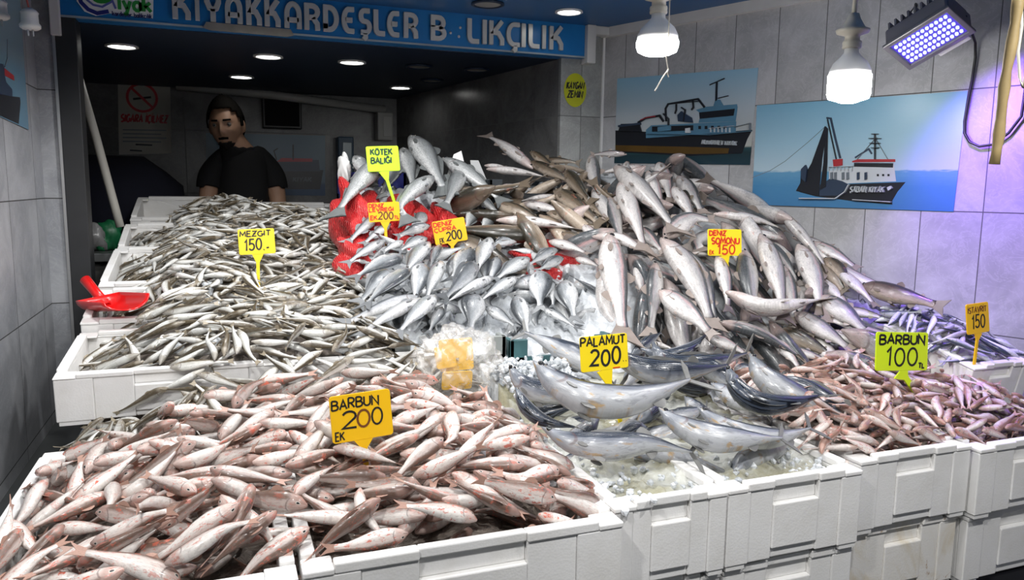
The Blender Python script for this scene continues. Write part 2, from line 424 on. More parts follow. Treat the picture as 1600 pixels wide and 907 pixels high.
GL['Ğ'] = _acc('G', [arc(.42, 1.28, .2, .14, 200, 340, 4)])
def text_width(t, gap=.22): return sum(GL[c][0] + gap for c in t) - gap
def write(bm, t, x, y, w, h, stroke, o, ux, uy, un, d0, d1, jit=0.0, gap=.22, lean=0.0):
    """strokes of the text t in the box (x, y, w, h) of the plane o + a*ux + b*uy"""
    k = w / text_width(t, gap); cur = x
    for c in t:
        gw, lines = GL[c]
        jy = random.uniform(-jit, jit) * h; js = 1 + random.uniform(-jit, jit)
        for ln in lines:
            P = [(cur + p[0] * k + lean * p[1] * h, y + jy + p[1] * h * js) for p in ln]
            ribbon(bm, P, stroke, o, ux, uy, un, d0, d1)
        cur += (gw + gap) * k
X3, Z3, NY = np.array([1.0, 0, 0]), np.array([0, 0, 1.0]), np.array([0, -1.0, 0])

# ------------------------------------------------------------------ fascia sign
fz0 = 1.855
sign = empty('fascia_sign', (0.4, YF - 0.03, fz0), 'blue shop sign board with raised silver capitals, one letter missing, over the dark room', 'sign')
def par(o, p):
    """parent without moving: p is an Empty without rotation"""
    o.parent = p; o.location = Vector(o.location) - p.location
    return o
g = NB('blue_sign_paint'); f, _ = g.noise(g.obj(), 4, 6, 0.6); f2, _ = g.noise(g.obj(), 13, 6, 0.7, 2.0)
c = g.mix(g.step(f, 0.3, 0.7), (0.012, 0.155, 0.44), (0.02, 0.21, 0.54)); c = g.mix(g.step(f2, 0.70, 0.74), c, (0.45, 0.55, 0.62))
g.base(c); M['sign_blue'] = g.set(0.3, 0, 0.4)
bm = bmesh.new(); bx(bm, xp + 0.0, xf1, YF - 0.03, YF + 0.03, fz0, ZC + 0.12)
par(bm_obj('board', bm, M['sign_blue']), sign)
bm = bmesh.new(); bx(bm, xp + 0.0, xf1, YF - 0.034, YF - 0.0305, fz0, fz0 + 0.006)
par(bm_obj('edge_strip', bm, plain('sign_edge', (0.30, 0.36, 0.40), 0.6, var=0.5, scale=9)), sign)
M['letter'] = plain('silver_letter', (0.58, 0.57, 0.54), 0.32, 0.35, var=0.12, scale=12)
FG = {  # wide strokes of the sign's own alphabet
 'K': (1.0, [[(.15, 0), (.15, 1)], [(.85, 1), (.3, .52), (.62, .5), (.85, .25), (.85, 0)]]),
 'I': (.3, [[(.15, 0), (.15, 1)]]),
 'Y': (1.0, [[(.15, 1), (.15, .72), (.3, .5), (.5, .45), (.7, .5), (.85, .72), (.85, 1)], [(.5, .48), (.5, 0)]]),
 'A': (1.0, [[(.15, 0), *arc(.5, .55, .35, .37, 180, 0, 10), (.85, 0)], [(.15, .32), (.85, .32)]]),
 'R': (1.0, [[(.15, 0), (.15, .92), *arc(.5, .7, .35, .22, 90, -90, 8), (.3, .48)], [(.55, .48), (.82, .25), (.85, 0)]]),
 'D': (1.0, [[(.15, .08), (.15, .92), *arc(.4, .5, .45, .42, 90, -90, 12), (.15, .08), (.15, .3)]]),
 'E': (.9, [[(.85, .92), *arc(.5, .5, .37, .42, 100, 260, 10), (.85, .08)], [(.2, .5), (.72, .5)]]),
 'Ş': (.9, [[(.8, .92), *arc(.4, .71, .26, .21, 90, 270, 8), *arc(.5, .29, .26, .21, 90, -90, 8), (.12, .08)], [(.45, .05), (.47, -.12), (.34, -.2)]]),
 'L': (.9, [[(.15, 1), (.15, .3), *arc(.4, .3, .25, .22, 180, 270, 5), (.85, .08)]]),
 'B': (1.0, [[(.15, .5), (.15, .92), *arc(.5, .71, .3, .21, 90, -90, 8), (.15, .5), (.15, .08), *arc(.5, .29, .35, .21, -90, 90, 8)]]),
 'Ç': (.9, [[(.85, .92), *arc(.5, .5, .37, .42, 90, 270, 12), (.85, .08)], [(.55, .05), (.57, -.12), (.44, -.2)]]),
}
LET = [('K', 271, 299), ('I', 306, 313), ('Y', 321, 346), ('A', 352, 379), ('K', 385, 408), ('K', 413, 437), ('A', 443, 470), ('R', 474, 498), ('D', 503, 527), ('E', 532, 552), ('Ş', 558, 577), ('L', 581, 599), ('E', 602, 621), ('R', 627, 649), ('B', 668, 693), ('L', 725, 744), ('I', 748, 755), ('K', 758, 782), ('Ç', 785, 807), ('I', 808, 815), ('L', 819, 837), ('I', 840, 846), ('K', 851, 873)]
lz0 = float((on_y(280, 36, YF)[2] + on_y(862, 79, YF)[2]) / 2); lz1 = lz0 + 0.082
for ch, a, b in LET:
    yb = 36 + (a - 272) * 44 / 590
    xa, xb = on_y(a, yb, YF)[0], on_y(b, yb, YF)[0]
    w, lines = FG[ch]; bm = bmesh.new(); h = lz1 - lz0; wd = (xb - xa)
    for ln in lines:
        ribbon(bm, [(xa + (p[0] / w) * wd * (1 if ch != 'I' else 1), lz0 + p[1] * h) for p in ln], min(0.016, wd * 0.95) if ch != 'I' else wd, (0, YF - 0.031, 0), X3, Z3, NY, 0, 0.012)
    par(bm_obj('letter', bm, M['letter'], bevel=0.0012, seg=1), sign)
for dx, dz in ((0.0, .03), (.035, .05), (.03, .02)):     # the fixings left where a letter is gone
    bm = bmesh.new(); x = float(on_y(700, 60, YF)[0]) + dx; sphere(bm, (x, YF - 0.031, lz0 + dz), 0.005, 5)
    par(bm_obj('fixing_spot', bm, M['white_trim'], smooth=True), sign)
# torn strip of bare plaster under the board
bm = bmesh.new(); xa, xb = on_y(318, 60, YF)[0], on_y(458, 70, YF)[0]
prism(bm, [(xa, 0.0), (xa + .02, -.006), (xb - .02, -.008), (xb, -.002), (xb - .01, .016), (xa + .01, .018)], (0, YF - .036, fz0), X3, np.array([0, .6, .8]) * .0 + Z3, NY, 0, .004)
par(bm_obj('bare_patch', bm, plain('bare_plaster', (0.24, 0.23, 0.20), 0.8, var=0.3, scale=30)), sign)
# the sticker at the board's end
logo = empty('shop_sticker', tuple(on_y(180, 10, YF - .034)), 'white sticker with green and blue lettering and a blue swoosh, on the sign board', 'sticker')
def onboard(px, py): p = on_y(px, py, YF - .034); return (float(p[0]), float(p[2]))
bm = bmesh.new(); prism(bm, [onboard(*p) for p in ((182, -14), (240, -10), (239, 29), (205, 25), (172, 21), (150, 25), (132, 18), (120, 2), (120, -14))], (0, YF - .034, 0), X3, Z3, NY, 0, .002)
par(bm_obj('backing', bm, M['white_pl']), logo)
bm = bmesh.new(); ribbon(bm, [onboard(*p) for p in ((122, -10), (127, 4), (138, 15), (152, 21), (170, 18))], .011, (0, YF - .034, 0), X3, Z3, NY, .002, .0032)
par(bm_obj('swoosh', bm, plain('logo_blue', (0.02, 0.025, 0.20), 0.4)), logo)
bm = bmesh.new(); ribbon(bm, [onboard(*p) for p in ((130, -10), (136, 0), (146, 8), (160, 11), (176, 2), (181, 14))], .006, (0, YF - .034, 0), X3, Z3, NY, .002, .0034)
par(bm_obj('swoosh', bm, plain('logo_light_blue', (0.12, 0.14, 0.42), 0.4)), logo)
bm = bmesh.new(); prism(bm, [onboard(160 + 16 * math.cos(a), -3 + 9 * math.sin(a)) for a in np.linspace(0, 2 * PI, 16)[:-1]], (0, YF - .034, 0), X3, Z3, NY, .002, .0038)
par(bm_obj('emblem', bm, plain('logo_green', (0.02, 0.25, 0.03), 0.4)), logo)
x0, zt = onboard(186, 15); x1, _ = onboard(236, 15)
bm = bmesh.new(); sgl = dict(GL)
GL['ı'] = (.1, [[(.05, 0), (.05, .6)]]); GL['y'] = (.5, [[(0, .58), (.26, .05)], [(.5, .58), (.2, -.25), (.02, -.28)]]); GL['k'] = (.5, [[(0, 0), (0, .95)], [(.46, .58), (.04, .26)], [(.15, .36), (.5, 0)]])
GL['r'] = (.32, [[(0, 0), (0, .58)], [(0, .38), (.14, .55), (.32, .56)]]); GL['d'] = (.5, [arc(.25, .28, .25, .28, 0, 360, 10), [(.5, .95), (.5, 0)]]); GL['e'] = (.5, [[(.02, .3), (.5, .3)] + arc(.25, .28, .25, .28, 5, 320, 9)])
GL['ş'] = (.42, [arc(.21, .43, .19, .14, 30, 270, 6) + arc(.21, .14, .2, .14, 90, -150, 6), [(.22, 0), (.24, -.1), (.14, -.16)]]); GL['l'] = (.1, [[(.05, 0), (.05, .95)]]); GL['b'] = (.5, [arc(.25, .28, .25, .28, 0, 360, 10), [(0, .95), (0, 0)]]); GL['ç'] = (.46, [arc(.26, .28, .25, .28, 50, 310, 8), [(.27, 0), (.28, -.1), (.2, -.16)]])
write(bm, 'ıyak', x0, zt, x1 - x0, .045, .0095, (0, YF - .034, 0), X3, Z3, NY, .002, .0036)
par(bm_obj('lettering', bm, plain('logo_green_letters', (0.03, 0.30, 0.05), 0.4)), logo)
x0, zt = onboard(176, 23.5); x1, _ = onboard(237, 28)
bm = bmesh.new(); write(bm, 'kardeşler balıkçılık', x0, zt - .002, x1 - x0, .0135, .0022, (0, YF - .034, 0), X3, Z3 + X3 * 0, NY, .002, .0036)
par(bm_obj('lettering', bm, plain('logo_dark_letters', (0.03, 0.03, 0.14), 0.4)), logo)

# ------------------------------------------------------------------ lamps
def downlight(px, py, z, rad, on, label, group):
    p = on_z(px, py, z)
    t = empty('ceiling_downlight', p, label, 'ceiling light', group)
    bm = bmesh.new(); lathe(bm, [(rad, 0), (rad * 1.16, -.001), (rad * 1.18, -.006), (rad, -.008), (rad * .93, -.005), (rad * .93, 0), (rad, 0)], 28)
    bm_obj('rim', bm, M['white_pl'] if on else M['ceil_in'], t, smooth=True)
    bm = bmesh.new(); lathe(bm, [(0, -.004), (rad * .93, -.004)], 28)
    bm_obj('diffuser', bm, M['lit'] if on else M['unlit'], t)
M['lit'] = glow('lit_diffuser', (1, 0.99, 0.95), 9.0); M['unlit'] = plain('unlit_diffuser', (0.28, 0.27, 0.24), 0.4)
zi = 1.853
for px, py, lab in ((190, 71, 'lit round downlight in the dark ceiling nearest the left pier'), (419, 87, 'lit round downlight under the bare plaster patch of the sign'), (550, 96, 'lit round downlight in the dark ceiling, third from the left pier'),
                    (377, 119, 'lit round downlight above the man, behind the front row of lights'), (626, 136, 'lit round downlight deepest in the dark ceiling, before the inner side wall')):
    downlight(px, py, zi, .046, True, lab, 'lit downlights of the dark room')
for px, py, lab in ((655, 103, 'unlit round downlight behind the lit one in the middle of the dark ceiling'), (745, 108, 'unlit round downlight in the dark ceiling towards the yellow round sign'), (675, 125, 'unlit round downlight in the dark ceiling beside the deepest lit one')):
    downlight(px, py, zi, .046, False, lab, 'unlit downlights of the dark room')
downlight(889, 17, ZC, .040, True, 'lit round downlight in the blue ceiling in front of the sign', 'downlights of the blue ceiling')
downlight(762, 5, ZC, .046, False, 'unlit round downlight in the blue ceiling in front of the sign', 'downlights of the blue ceiling')
M['bulb_glow'] = glow('bulb_glow', (1, 0.99, 0.97), BULB_STRENGTH)
def bulb(loc, squat, label, rad=.048):
    t = empty('hanging_bulb', loc, label, 'light bulb', 'hanging bulbs')
    H = .052 if squat else .085
    bm = bmesh.new()
    if squat: prof = [(0, -.018), (rad * .6, -.017), (rad * .92, -.010), (rad, .002), (rad, .012), (rad * .96, .016), (0, .016)]
    else: prof = [(0, -.046), (rad * .35, -.045), (rad * .93, -.036), (rad, -.027), (rad, .016), (0, .016)]
    lathe(bm, prof, 32); bm_obj('diffuser', bm, M['bulb_glow'], t, smooth=False)
    bm = bmesh.new(); hz = .72; zt = .0165 + .0795 * hz; dz = zt - .096
    lathe(bm, [(r_, .0165 + (z_ - .0165) * hz) for r_, z_ in [(0, .0165), (rad * .97, .0165), (rad * .96, .030), (rad * .80, .052), (rad * .48, .072), (rad * .34, .084), (rad * .33, .096), (0, .096)]], 32)
    bm_obj('housing', bm, M['white_pl'], t, smooth=True)
    bm = bmesh.new(); lathe(bm, [(0, .0965), (.0195, .0965), (.0205, .100), (.0195, .104), (.0205, .108), (.0195, .112), (.016, .114), (.016, .124), (.034, .130), (.036, .137), (.026, .141), (.015, .16), (.011, .172), (0, .172)], 24, (0, 0, dz))
    sk = bm_obj('socket', bm, M['cream'], t, smooth=True)
    bm = bmesh.new(); top = ZC - float(loc[2]) - .001
    tube(bm, [(0, 0, .17 + dz), (.002, 0, .2), (0, 0, top)], .0055, 8); bm_obj('stem', bm, M['cream'], t, smooth=True)
    return t
b1 = at_depth(1027, 74, 1.75); b2 = at_depth(1327, 129, 1.72)
bulb(b1, True, 'squat lit bulb with twine hanging over the salmon heap, before the fishing boat posters', .048)
bulb(b2, False, 'tall lit bulb hanging before the poster of the boat with dark nets', .046)
# twine tied round the squat bulb
bm = bmesh.new()
q = b1
tube(bm, [q + (-.003, -.05, .16), q + (-.003, -.051, .0), q + (-.003, -.045, -.03), q + (.002, -.045, -.052), q + (.003, -.046, -.055), q + (-.012, -.046, -.075), q + (-.030, -.046, -.105)], .0016, 6)
tube(bm, [q + (.003, -.046, -.055), q + (-.001, -.048, -.063), q + (.004, -.046, -.072)], .0016, 6)
tag(bm_obj('twine', bm, plain('twine', (0.62, 0.58, 0.50), 0.8)), 'pale twine with a knotted loose end hanging below the squat bulb', 'twine')
# empty sockets on cords at the left
def socket(px, py, dep, label):
    p = at_depth(px, py, dep)
    t = empty('lamp_socket', p, label, 'lamp socket', 'empty sockets by the left wall')
    bm = bmesh.new(); lathe(bm, [(0, -.012), (.016, -.012), (.0215, -.008), (.022, -.002), (.018, .004), (.0175, .022), (.019, .026), (.014, .032), (.006, .036), (0, .036)], 24)
    bm_obj('shell', bm, M['white_pl'], t, smooth=True)
    for s in (-1, 1):
        bm = bmesh.new(); tube(bm, [(s * .005, 0, -.012), (s * .005, 0, -.026)], .0022, 6); bm_obj('prong', bm, M['alu'], t)
    bm = bmesh.new(); tube(bm, [(0, 0, .034), (-.004, 0, .06), (-.006, .002, .3)], .0022, 6); bm_obj('cord', bm, plain('red_cord', (0.5, 0.10, 0.08), 0.5), t)
socket(47, 38, 1.75, 'small white empty socket on a red cord before the left pier')
socket(-2, 22, 1.75, 'small white empty socket cut off by the edge of the picture, at the far left')
# LED flood lamp on the side wall
fl = empty('led_floodlight', at_depth(1448, 58, 1.86), 'grey floodlight full of small bluish LEDs on the right wall', 'floodlight')
fc = np.array(fl.location)
c4 = [at_depth(1391, 73, 1.82), at_depth(1477, 20, 1.713), at_depth(1513, 48, 1.744), at_depth(1424, 100, 1.851)]
fu = unit(c4[1] - c4[0]); fv = c4[3] - c4[0]; fv = unit(fv - fu * np.dot(fv, fu)); fn = np.cross(fu, fv)
if np.dot(fn, CAM - fc) < 0: fn = -fn
ctr = sum(c4) / 4; hw = np.linalg.norm(c4[1] - c4[0]) / 2 * 1.02; hh = np.linalg.norm(c4[3] - c4[0]) / 2 * 1.0
def rect(a, b): return [(-a, -b), (a, -b), (a, b), (-a, b)]
def loc_obj(name, bm, m, parent, **k): return par(bm_obj(name, bm, m, None, **k), parent)
M['lampgrey'] = plain('floodlight_grey', (0.20, 0.19, 0.20), 0.4, 0.6, var=0.2)
bm = bmesh.new(); prism(bm, rect(hw * 1.12, hh * 1.2), ctr, fu, fv, fn, -.055, -.004); loc_obj('housing', bm, M['lampgrey'], fl, bevel=.006)
bm = bmesh.new()
ribbon(bm, rect(hw * 1.1, hh * 1.16), .012, ctr, fu, fv, fn, -.004, .004, closed=True); loc_obj('frame', bm, M['lampgrey'], fl, bevel=.002)
GLOWP = glow('violet_panel', (0.10, 0.05, 0.80), 0.8); GLOWP.node_tree.nodes['Principled BSDF'].inputs['Base Color'].default_value = (.02, .015, .06, 1)
bm = bmesh.new(); prism(bm, rect(hw * 1.05, hh * 1.08), ctr, fu, fv, fn, -.0039, -.002); loc_obj('panel', bm, GLOWP, fl)
M['led'] = glow('led', (0.50, 0.75, 1.0), 1.5)
for r in range(5):
    bm = bmesh.new()
    for k in range(12):
        p = ctr + fu * hw * (-.88 + k * 1.76 / 11) + fv * hh * (-.75 + r * 1.5 / 4) + fn * .0005
        prism(bm, [(.0038 * math.cos(t), .0038 * math.sin(t)) for t in np.linspace(0, 2 * PI, 9)[:-1]], p, fu, fv, fn, -.002, .002)
    tag(loc_obj('led_row', bm, M['led'], fl), kind='stuff')
for k in range(9):
    bm = bmesh.new(); prism(bm, rect(.0025, hh * 1.15), ctr + fu * hw * (-.95 + k * .2375), fu, fv, fn, -.075, -.055); loc_obj('cooling_fin', bm, M['lampgrey'], fl)
bm = bmesh.new(); prism(bm, rect(hw * .55, .022), ctr + fu * hw * .30 + fv * hh * 1.35 - fn * .03, fu, fv, fn, -.015, .02); loc_obj('driver_box', bm, M['white_trim'], fl, bevel=.003)
wp = lambda px, py, off=.004: on_p(px, py, P0 + RN * off, RN)
bm = bmesh.new(); tube(bm, [wp(1431, 8), ctr - fu * hw * 1.0 - fv * hh * .9 - fn * .03], .0018, 6); tube(bm, [wp(1431, 8), ctr - fv * hh * 1.1 - fn * .04], .0018, 6); tube(bm, [wp(1431, 3, -.01), wp(1431, 12, .012)], .004, 6)
loc_obj('hanger_wire', bm, M['dark'], fl)
ar = bpy.data.lights.new('violet_led_light', 'SPOT'); ar.energy = 27; ar.color = (0.30, 0.13, 1.0); ar.spot_size = math.radians(120); ar.spot_blend = 0.8; ar.shadow_soft_size = .004
ao = bpy.data.objects.new('violet_led_light', ar); COL.objects.link(ao); ao.location = Vector(ctr + fu * hw * .6 + fn * .03)
ao.rotation_euler = Vector(unit(fn * .2 + DW * .40 - RN * .6 + np.array([0, 0, -.65]))).to_track_quat('-Z', 'Y').to_euler()
# its cable, looped down the wall
bm = bmesh.new()
tube(bm, [ctr + fu * hw * 1.1 + fv * hh * .6 - fn * .03, wp(1524, 66, .02), wp(1524, 90, .012), wp(1519, 125, .01), wp(1512, 160, .012), wp(1507, 190, .012), wp(1507, 208, .012), wp(1515, 222, .014), wp(1530, 229, .014), wp(1552, 226, .014), wp(1576, 208, .014), wp(1596, 182, .014), wp(1602, 140, .014), wp(1603, 60, .012), wp(1606, -40, .01)], .0035, 8)
tag(bm_obj('power_cable', bm, M['black'], smooth=True), 'black cable looping down the right wall from the floodlight', 'cable')
bm = bmesh.new()
a0, a1 = at_depth(1592, -14, 1.25), at_depth(1553, 257, 1.3)
tube(bm, [a0 + (a1 - a0) * t + np.array([.002 * math.sin(9 * t), 0, .0]) for t in np.linspace(0, 1, 12)], [.0085 + .0012 * math.sin(i * 2.3) for i in range(12)], 10)
tag(bm_obj('bamboo_stick', bm, M['wood'], smooth=True), 'weathered bamboo stick hanging at the right edge before the wall', 'stick')
bm = bmesh.new()
tube(bm, [at_depth(1595 + dx, y, 1.35) for dx, y in ((0, -20), (2, 40), (-4, 80), (-2, 120), (3, 137), (12, 100), (20, -20))], .0025, 6)
tag(bm_obj('grey_cord', bm, M['cream'], smooth=True), 'pale looped cord hanging behind the bamboo stick', 'cord')
# ------------------------------------------------------------------ posters and signs on the walls
def printmat(name, stops, z0, z1, noise=0.0, nsc=30):
    """a printed picture: colours by height on the sheet"""
    g = NB(name); x, y, z = g.xyz(g.node('ShaderNodeNewGeometry').outputs['Position'])
    f = g.math('DIVIDE', g.math('SUBTRACT', z, z0), z1 - z0)
    if noise:
        n, _ = g.noise(g.vmul(g.node('ShaderNodeNewGeometry').outputs['Position'], (1, 1, 5)), nsc, 4)
        f = g.math('ADD', f, g.math('MULTIPLY', g.math('SUBTRACT', n, .5), noise))
    r = g.node('ShaderNodeValToRGB'); g.l.new(f, r.inputs[0]); e = r.color_ramp.elements
    while len(e) < len(stops): e.new(0.5)
    for k, (p, c) in zip(e, stops): k.position = p; k.color = (*c, 1)
    g.base(r.outputs[0]); return g.set(0.25, 0, 0.4)
class Sheet:
    """a poster on a plane: pieces are printed shapes, each a hair above the last"""
    def __init__(s, root, plane_p, ux, un):
        s.r, s.p, s.ux, s.un, s.k = root, np.asarray(plane_p, float), np.asarray(ux, float), np.asarray(un, float), 0.0
        s.org = np.array([s.p[0], s.p[1], 0.0])
    def ab(s, px, py):
        q = on_p(px, py, s.p, s.un) - s.org; return (float(np.dot(q, s.ux)), float(q[2]))
    def poly(s, name, pts, m, t=.0006):
        bm = bmesh.new(); prism(bm, [s.ab(*q) for q in pts], s.org, s.ux, Z3, s.un, 0.0, .0015 + s.k); s.k += .0003
        return par(bm_obj(name, bm, m), s.r)
    def line(s, name, pts, m, w):
        bm = bmesh.new(); ribbon(bm, [s.ab(*q) for q in pts], w, s.org, s.ux, Z3, s.un, 0.001, .0015 + s.k); s.k += .0003
        return par(bm_obj(name, bm, m), s.r)
    def text(s, name, t, a, b, h, m, w):
        x0, y0 = s.ab(*a); x1, y1 = s.ab(*b); bm = bmesh.new()
        uy = Z3 + s.ux * .15; ux = s.ux * (x1 - x0) / max(1e-6, math.hypot(x1 - x0, y1 - y0)) + Z3 * (y1 - y0) / max(1e-6, math.hypot(x1 - x0, y1 - y0))
        write(bm, t, 0, 0, math.hypot(x1 - x0, y1 - y0), h, w, s.org + s.ux * x0 + Z3 * y0, ux, uy, s.un, .001, .0016 + s.k, gap=.3); s.k += .0003
        return par(bm_obj(name, bm, m), s.r)
pk = plain('print_black', (0.012, 0.014, 0.02), 0.3); pw = plain('print_white', (0.62, 0.66, 0.70), 0.3); pr = plain('print_red', (0.45, 0.03, 0.04), 0.3)
pb = plain('print_blue', (0.10, 0.24, 0.36), 0.3, var=.15); pbr = plain('print_brown', (0.10, 0.055, 0.012), 0.3, var=.3); pg = plain('print_grey', (0.16, 0.19, 0.22), 0.3)
pn = plain('print_navy', (0.03, 0.05, 0.09), 0.3)
t = empty('ship_poster', P0 + DW * .35 + RN * .003 + Z3 * .15, 'poster of a dark hulled boat, next to the pier with the round yellow sign', 'poster')
S = Sheet(t, P0 + RN * .001, DW, RN)
S.poly('print', [(965, 123), (1185, 106), (1172, 258), (960, 255)], printmat('print_sky_dusk', [(0, (.02, .05, .07)), (.10, (.02, .045, .055)), (.15, (.03, .08, .10)), (.17, (.52, .53, .50)), (.55, (.50, .57, .62)), (1, (.28, .50, .66))], 1.47, 1.775))
S.poly('hull', [(962, 204), (1008, 206), (1110, 208), (1176, 203), (1168, 218), (1160, 240), (1080, 244), (962, 238)], pk)
S.poly('hull_stripe', [(962, 227), (1090, 230), (1140, 232), (1138, 240), (1080, 241), (962, 236)], pbr)
S.poly('lower_deck', [(1018, 196), (1151, 190), (1150, 207), (1112, 209), (1010, 216), (1010, 203)], pb)
S.poly('bridge', [(1088, 172), (1104, 167), (1152, 163), (1153, 168), (1150, 190), (1092, 192), (1096, 178)], pb)
S.poly('bridge_window', [(1093, 176), (1149, 170), (1147, 181), (1094, 186)], pk)
for k in range(5): S.poly('porthole', [(1092 + k * 10, 197), (1096 + k * 10, 197), (1096 + k * 10, 202), (1092 + k * 10, 202)], pk)
S.poly('working_deck', [(1020, 198), (1084, 196), (1084, 204), (1020, 206)], pk)
S.poly('mast_base', [(1116, 166), (1119, 156), (1126, 156), (1131, 165)], pb)
S.line('mast', [(1120, 158), (1121, 128)], pk, .006); S.line('radar', [(1110, 133), (1133, 123)], pk, .003); S.line('radar', [(1123, 154), (1139, 150)], pk, .003)
S.line('gantry', [(1042, 190), (1041, 170), (1045, 163), (1092, 155), (1102, 168)], pk, .006)
S.line('gantry', [(1046, 163), (1096, 158)], pk, .003)
S.poly('winch', [(1061, 190), (1060, 180), (1066, 174), (1072, 178), (1082, 184), (1084, 192)], pn)
S.line('crane', [(998, 192), (1010, 185), (1032, 181), (1038, 190)], pk, .007); S.line('crane_arm', [(1002, 188), (1012, 184), (1026, 182)], pr, .003)
S.poly('stern_gear', [(968, 205), (972, 194), (1000, 193), (1004, 206)], pk)
for pts in ([(1058, 163), (1058, 172), (1056, 178)], [(1084, 158), (1085, 168), (1082, 172)], [(1066, 168), (1072, 172), (1070, 190)], [(1038, 178), (1046, 186), (1046, 196)]): S.line('rigging', pts, pk, .004)
S.poly('stern_canopy', [(968, 196), (1002, 192), (1003, 195), (968, 199)], pn); S.poly('deck_box', [(1030, 206), (1050, 204), (1050, 197), (1030, 199)], pb); S.poly('deck_figure', [(1073, 208), (1080, 208), (1080, 200), (1073, 201)], pw)
for k in range(6): S.line('upper_railing', [(1112 + k * 6, 207), (1112 + k * 6, 200)], pw, .0012)
S.line('upper_railing', [(1110, 201), (1148, 197)], pw, .0012); S.line('deck_edge', [(1012, 209), (1110, 211), (1176, 205)], pb, .0018)
S.line('railing', [(1150, 199), (1174, 193), (1174, 203)], pg, .0016)
S.text('lettering', 'MUHAMMET KIYAK', (1099, 225.5), (1152, 227.5), .0125, pw, .0015)
t = empty('ship_poster', P0 + DW * .95 + RN * .003 + Z3 * 0, 'large poster of a boat with tall dark nets on blue sea, below the floodlight', 'poster')
S = Sheet(t, P0 + RN * .001, DW, RN)
Q = lambda L: [(1150 + x / 3.36, 130 + y / 3.36) for x, y in L]
S.poly('print', [(1183, 165), (1512, 142), (1490, 331), (1175, 320)], printmat('print_sea', [(0, (.06, .20, .40)), (.20, (.08, .26, .48)), (.335, (.14, .36, .58)), (.355, (.50, .66, .76)), (.6, (.40, .63, .77)), (1, (.24, .50, .68))], 1.33, 1.645, .05, 40))
S.line('tow_rope', Q([(88, 496), (180, 460), (260, 410), (380, 310), (466, 232)]), pg, .0018)
S.poly('hull', Q([(345, 455), (362, 452), (440, 540), (600, 530), (892, 520), (850, 570), (822, 618), (822, 638), (600, 618), (420, 595), (335, 572)]), pk)
S.poly('deckhouse', Q([(490, 460), (620, 448), (620, 430), (830, 420), (842, 516), (600, 526), (490, 545)]), pw)
S.poly('deck_gear', Q([(440, 535), (500, 500), (560, 515), (590, 530), (560, 590), (440, 592)]), pn)
S.poly('bridge_window', Q([(622, 419), (828, 421), (826, 444), (622, 439)]), pk)
S.poly('top_rail', Q([(612, 410), (640, 400), (838, 400), (838, 414), (612, 416)]), pr)
for k in range(3): S.poly('porthole', Q([(742 + 28 * k, 478), (752 + 28 * k, 478), (752 + 28 * k, 489), (742 + 28 * k, 489)]), pk)
S.poly('net', Q([(470, 226), (478, 240), (455, 400), (437, 592), (318, 566), (400, 420)]), pk)
S.poly('net', Q([(474, 228), (486, 240), (482, 420), (474, 545), (444, 560), (462, 420)]), pk)
S.line('boom', Q([(478, 183), (500, 186), (524, 290), (550, 395)]), pn, .0052)
S.poly('boom_base', Q([(512, 402), (562, 398), (562, 432), (516, 440)]), pr)
S.line('crane', Q([(628, 392), (700, 346), (716, 372)]), pn, .004)
S.line('stay', Q([(735, 290), (640, 400)]), pg, .0010); S.line('stay', Q([(735, 290), (800, 400)]), pg, .0010); S.line('boom_stay', Q([(484, 190), (530, 400)]), pk, .0026)
for x in (500, 520, 560, 585, 640, 680): S.poly('deckhouse_shade', Q([(x, 470), (x + 12, 468), (x + 12, 505), (x, 508)]), pg if x < 600 else pn)
for k in range(7): S.line('deck_railing', Q([(495 + k * 20, 462), (495 + k * 20, 440)]), pw, .0010)
S.line('deck_railing', Q([(492, 441), (620, 436)]), pw, .0012); S.poly('stern_house', Q([(350, 452), (372, 430), (380, 452), (372, 520), (350, 500)]), pn); S.poly('bow_mark', Q([(800, 548), (818, 540), (826, 552), (806, 566)]), pw)
S.line('mast', Q([(735, 266), (735, 400)]), pk, .0022)
for a in ([(718, 268), (752, 268)], [(704, 291), (766, 291)], [(708, 316), (762, 316)], [(716, 340), (756, 340)]): S.line('crosstree', Q(a), pk, .0016)
S.line('waterline', Q([(340, 605), (530, 606), (578, 572), (600, 532)]), pw, .0024); S.line('waterline', Q([(620, 612), (820, 624)]), pw, .0018)
S.text('lettering', 'ŞABAN KIYAK', Q([(606, 572)])[0], Q([(782, 573)])[0], .0150, pw, .0019)
t = empty('ship_poster', on_x(15, 110, XW + .002), 'poster of a ship on the left wall, cut off by the edge of the picture', 'poster')
S = Sheet(t, (XW + .001, 0, 0), (0, 1, 0), (1, 0, 0))
S.poly('print', [(-70, -60), (28, -40), (44, 203), (-70, 150)], printmat('print_left', [(0, (.10, .22, .32)), (.25, (.16, .30, .40)), (.32, (.25, .36, .42)), (1, (.20, .34, .42))], 1.52, 2.1))
S.poly('hull', [(-30, 140), (14, 150), (30, 152), (31, 160), (28, 194), (-30, 168)], pk)
S.poly('deckhouse', [(-30, 95), (4, 100), (8, 128), (18, 140), (18, 151), (-30, 140)], pn)
S.poly('top_rail', [(5, 106), (20, 118), (21, 126), (6, 118)], pr)
S.line('mast', [(10, 62), (10, 92), (6, 104)], pg, .004)
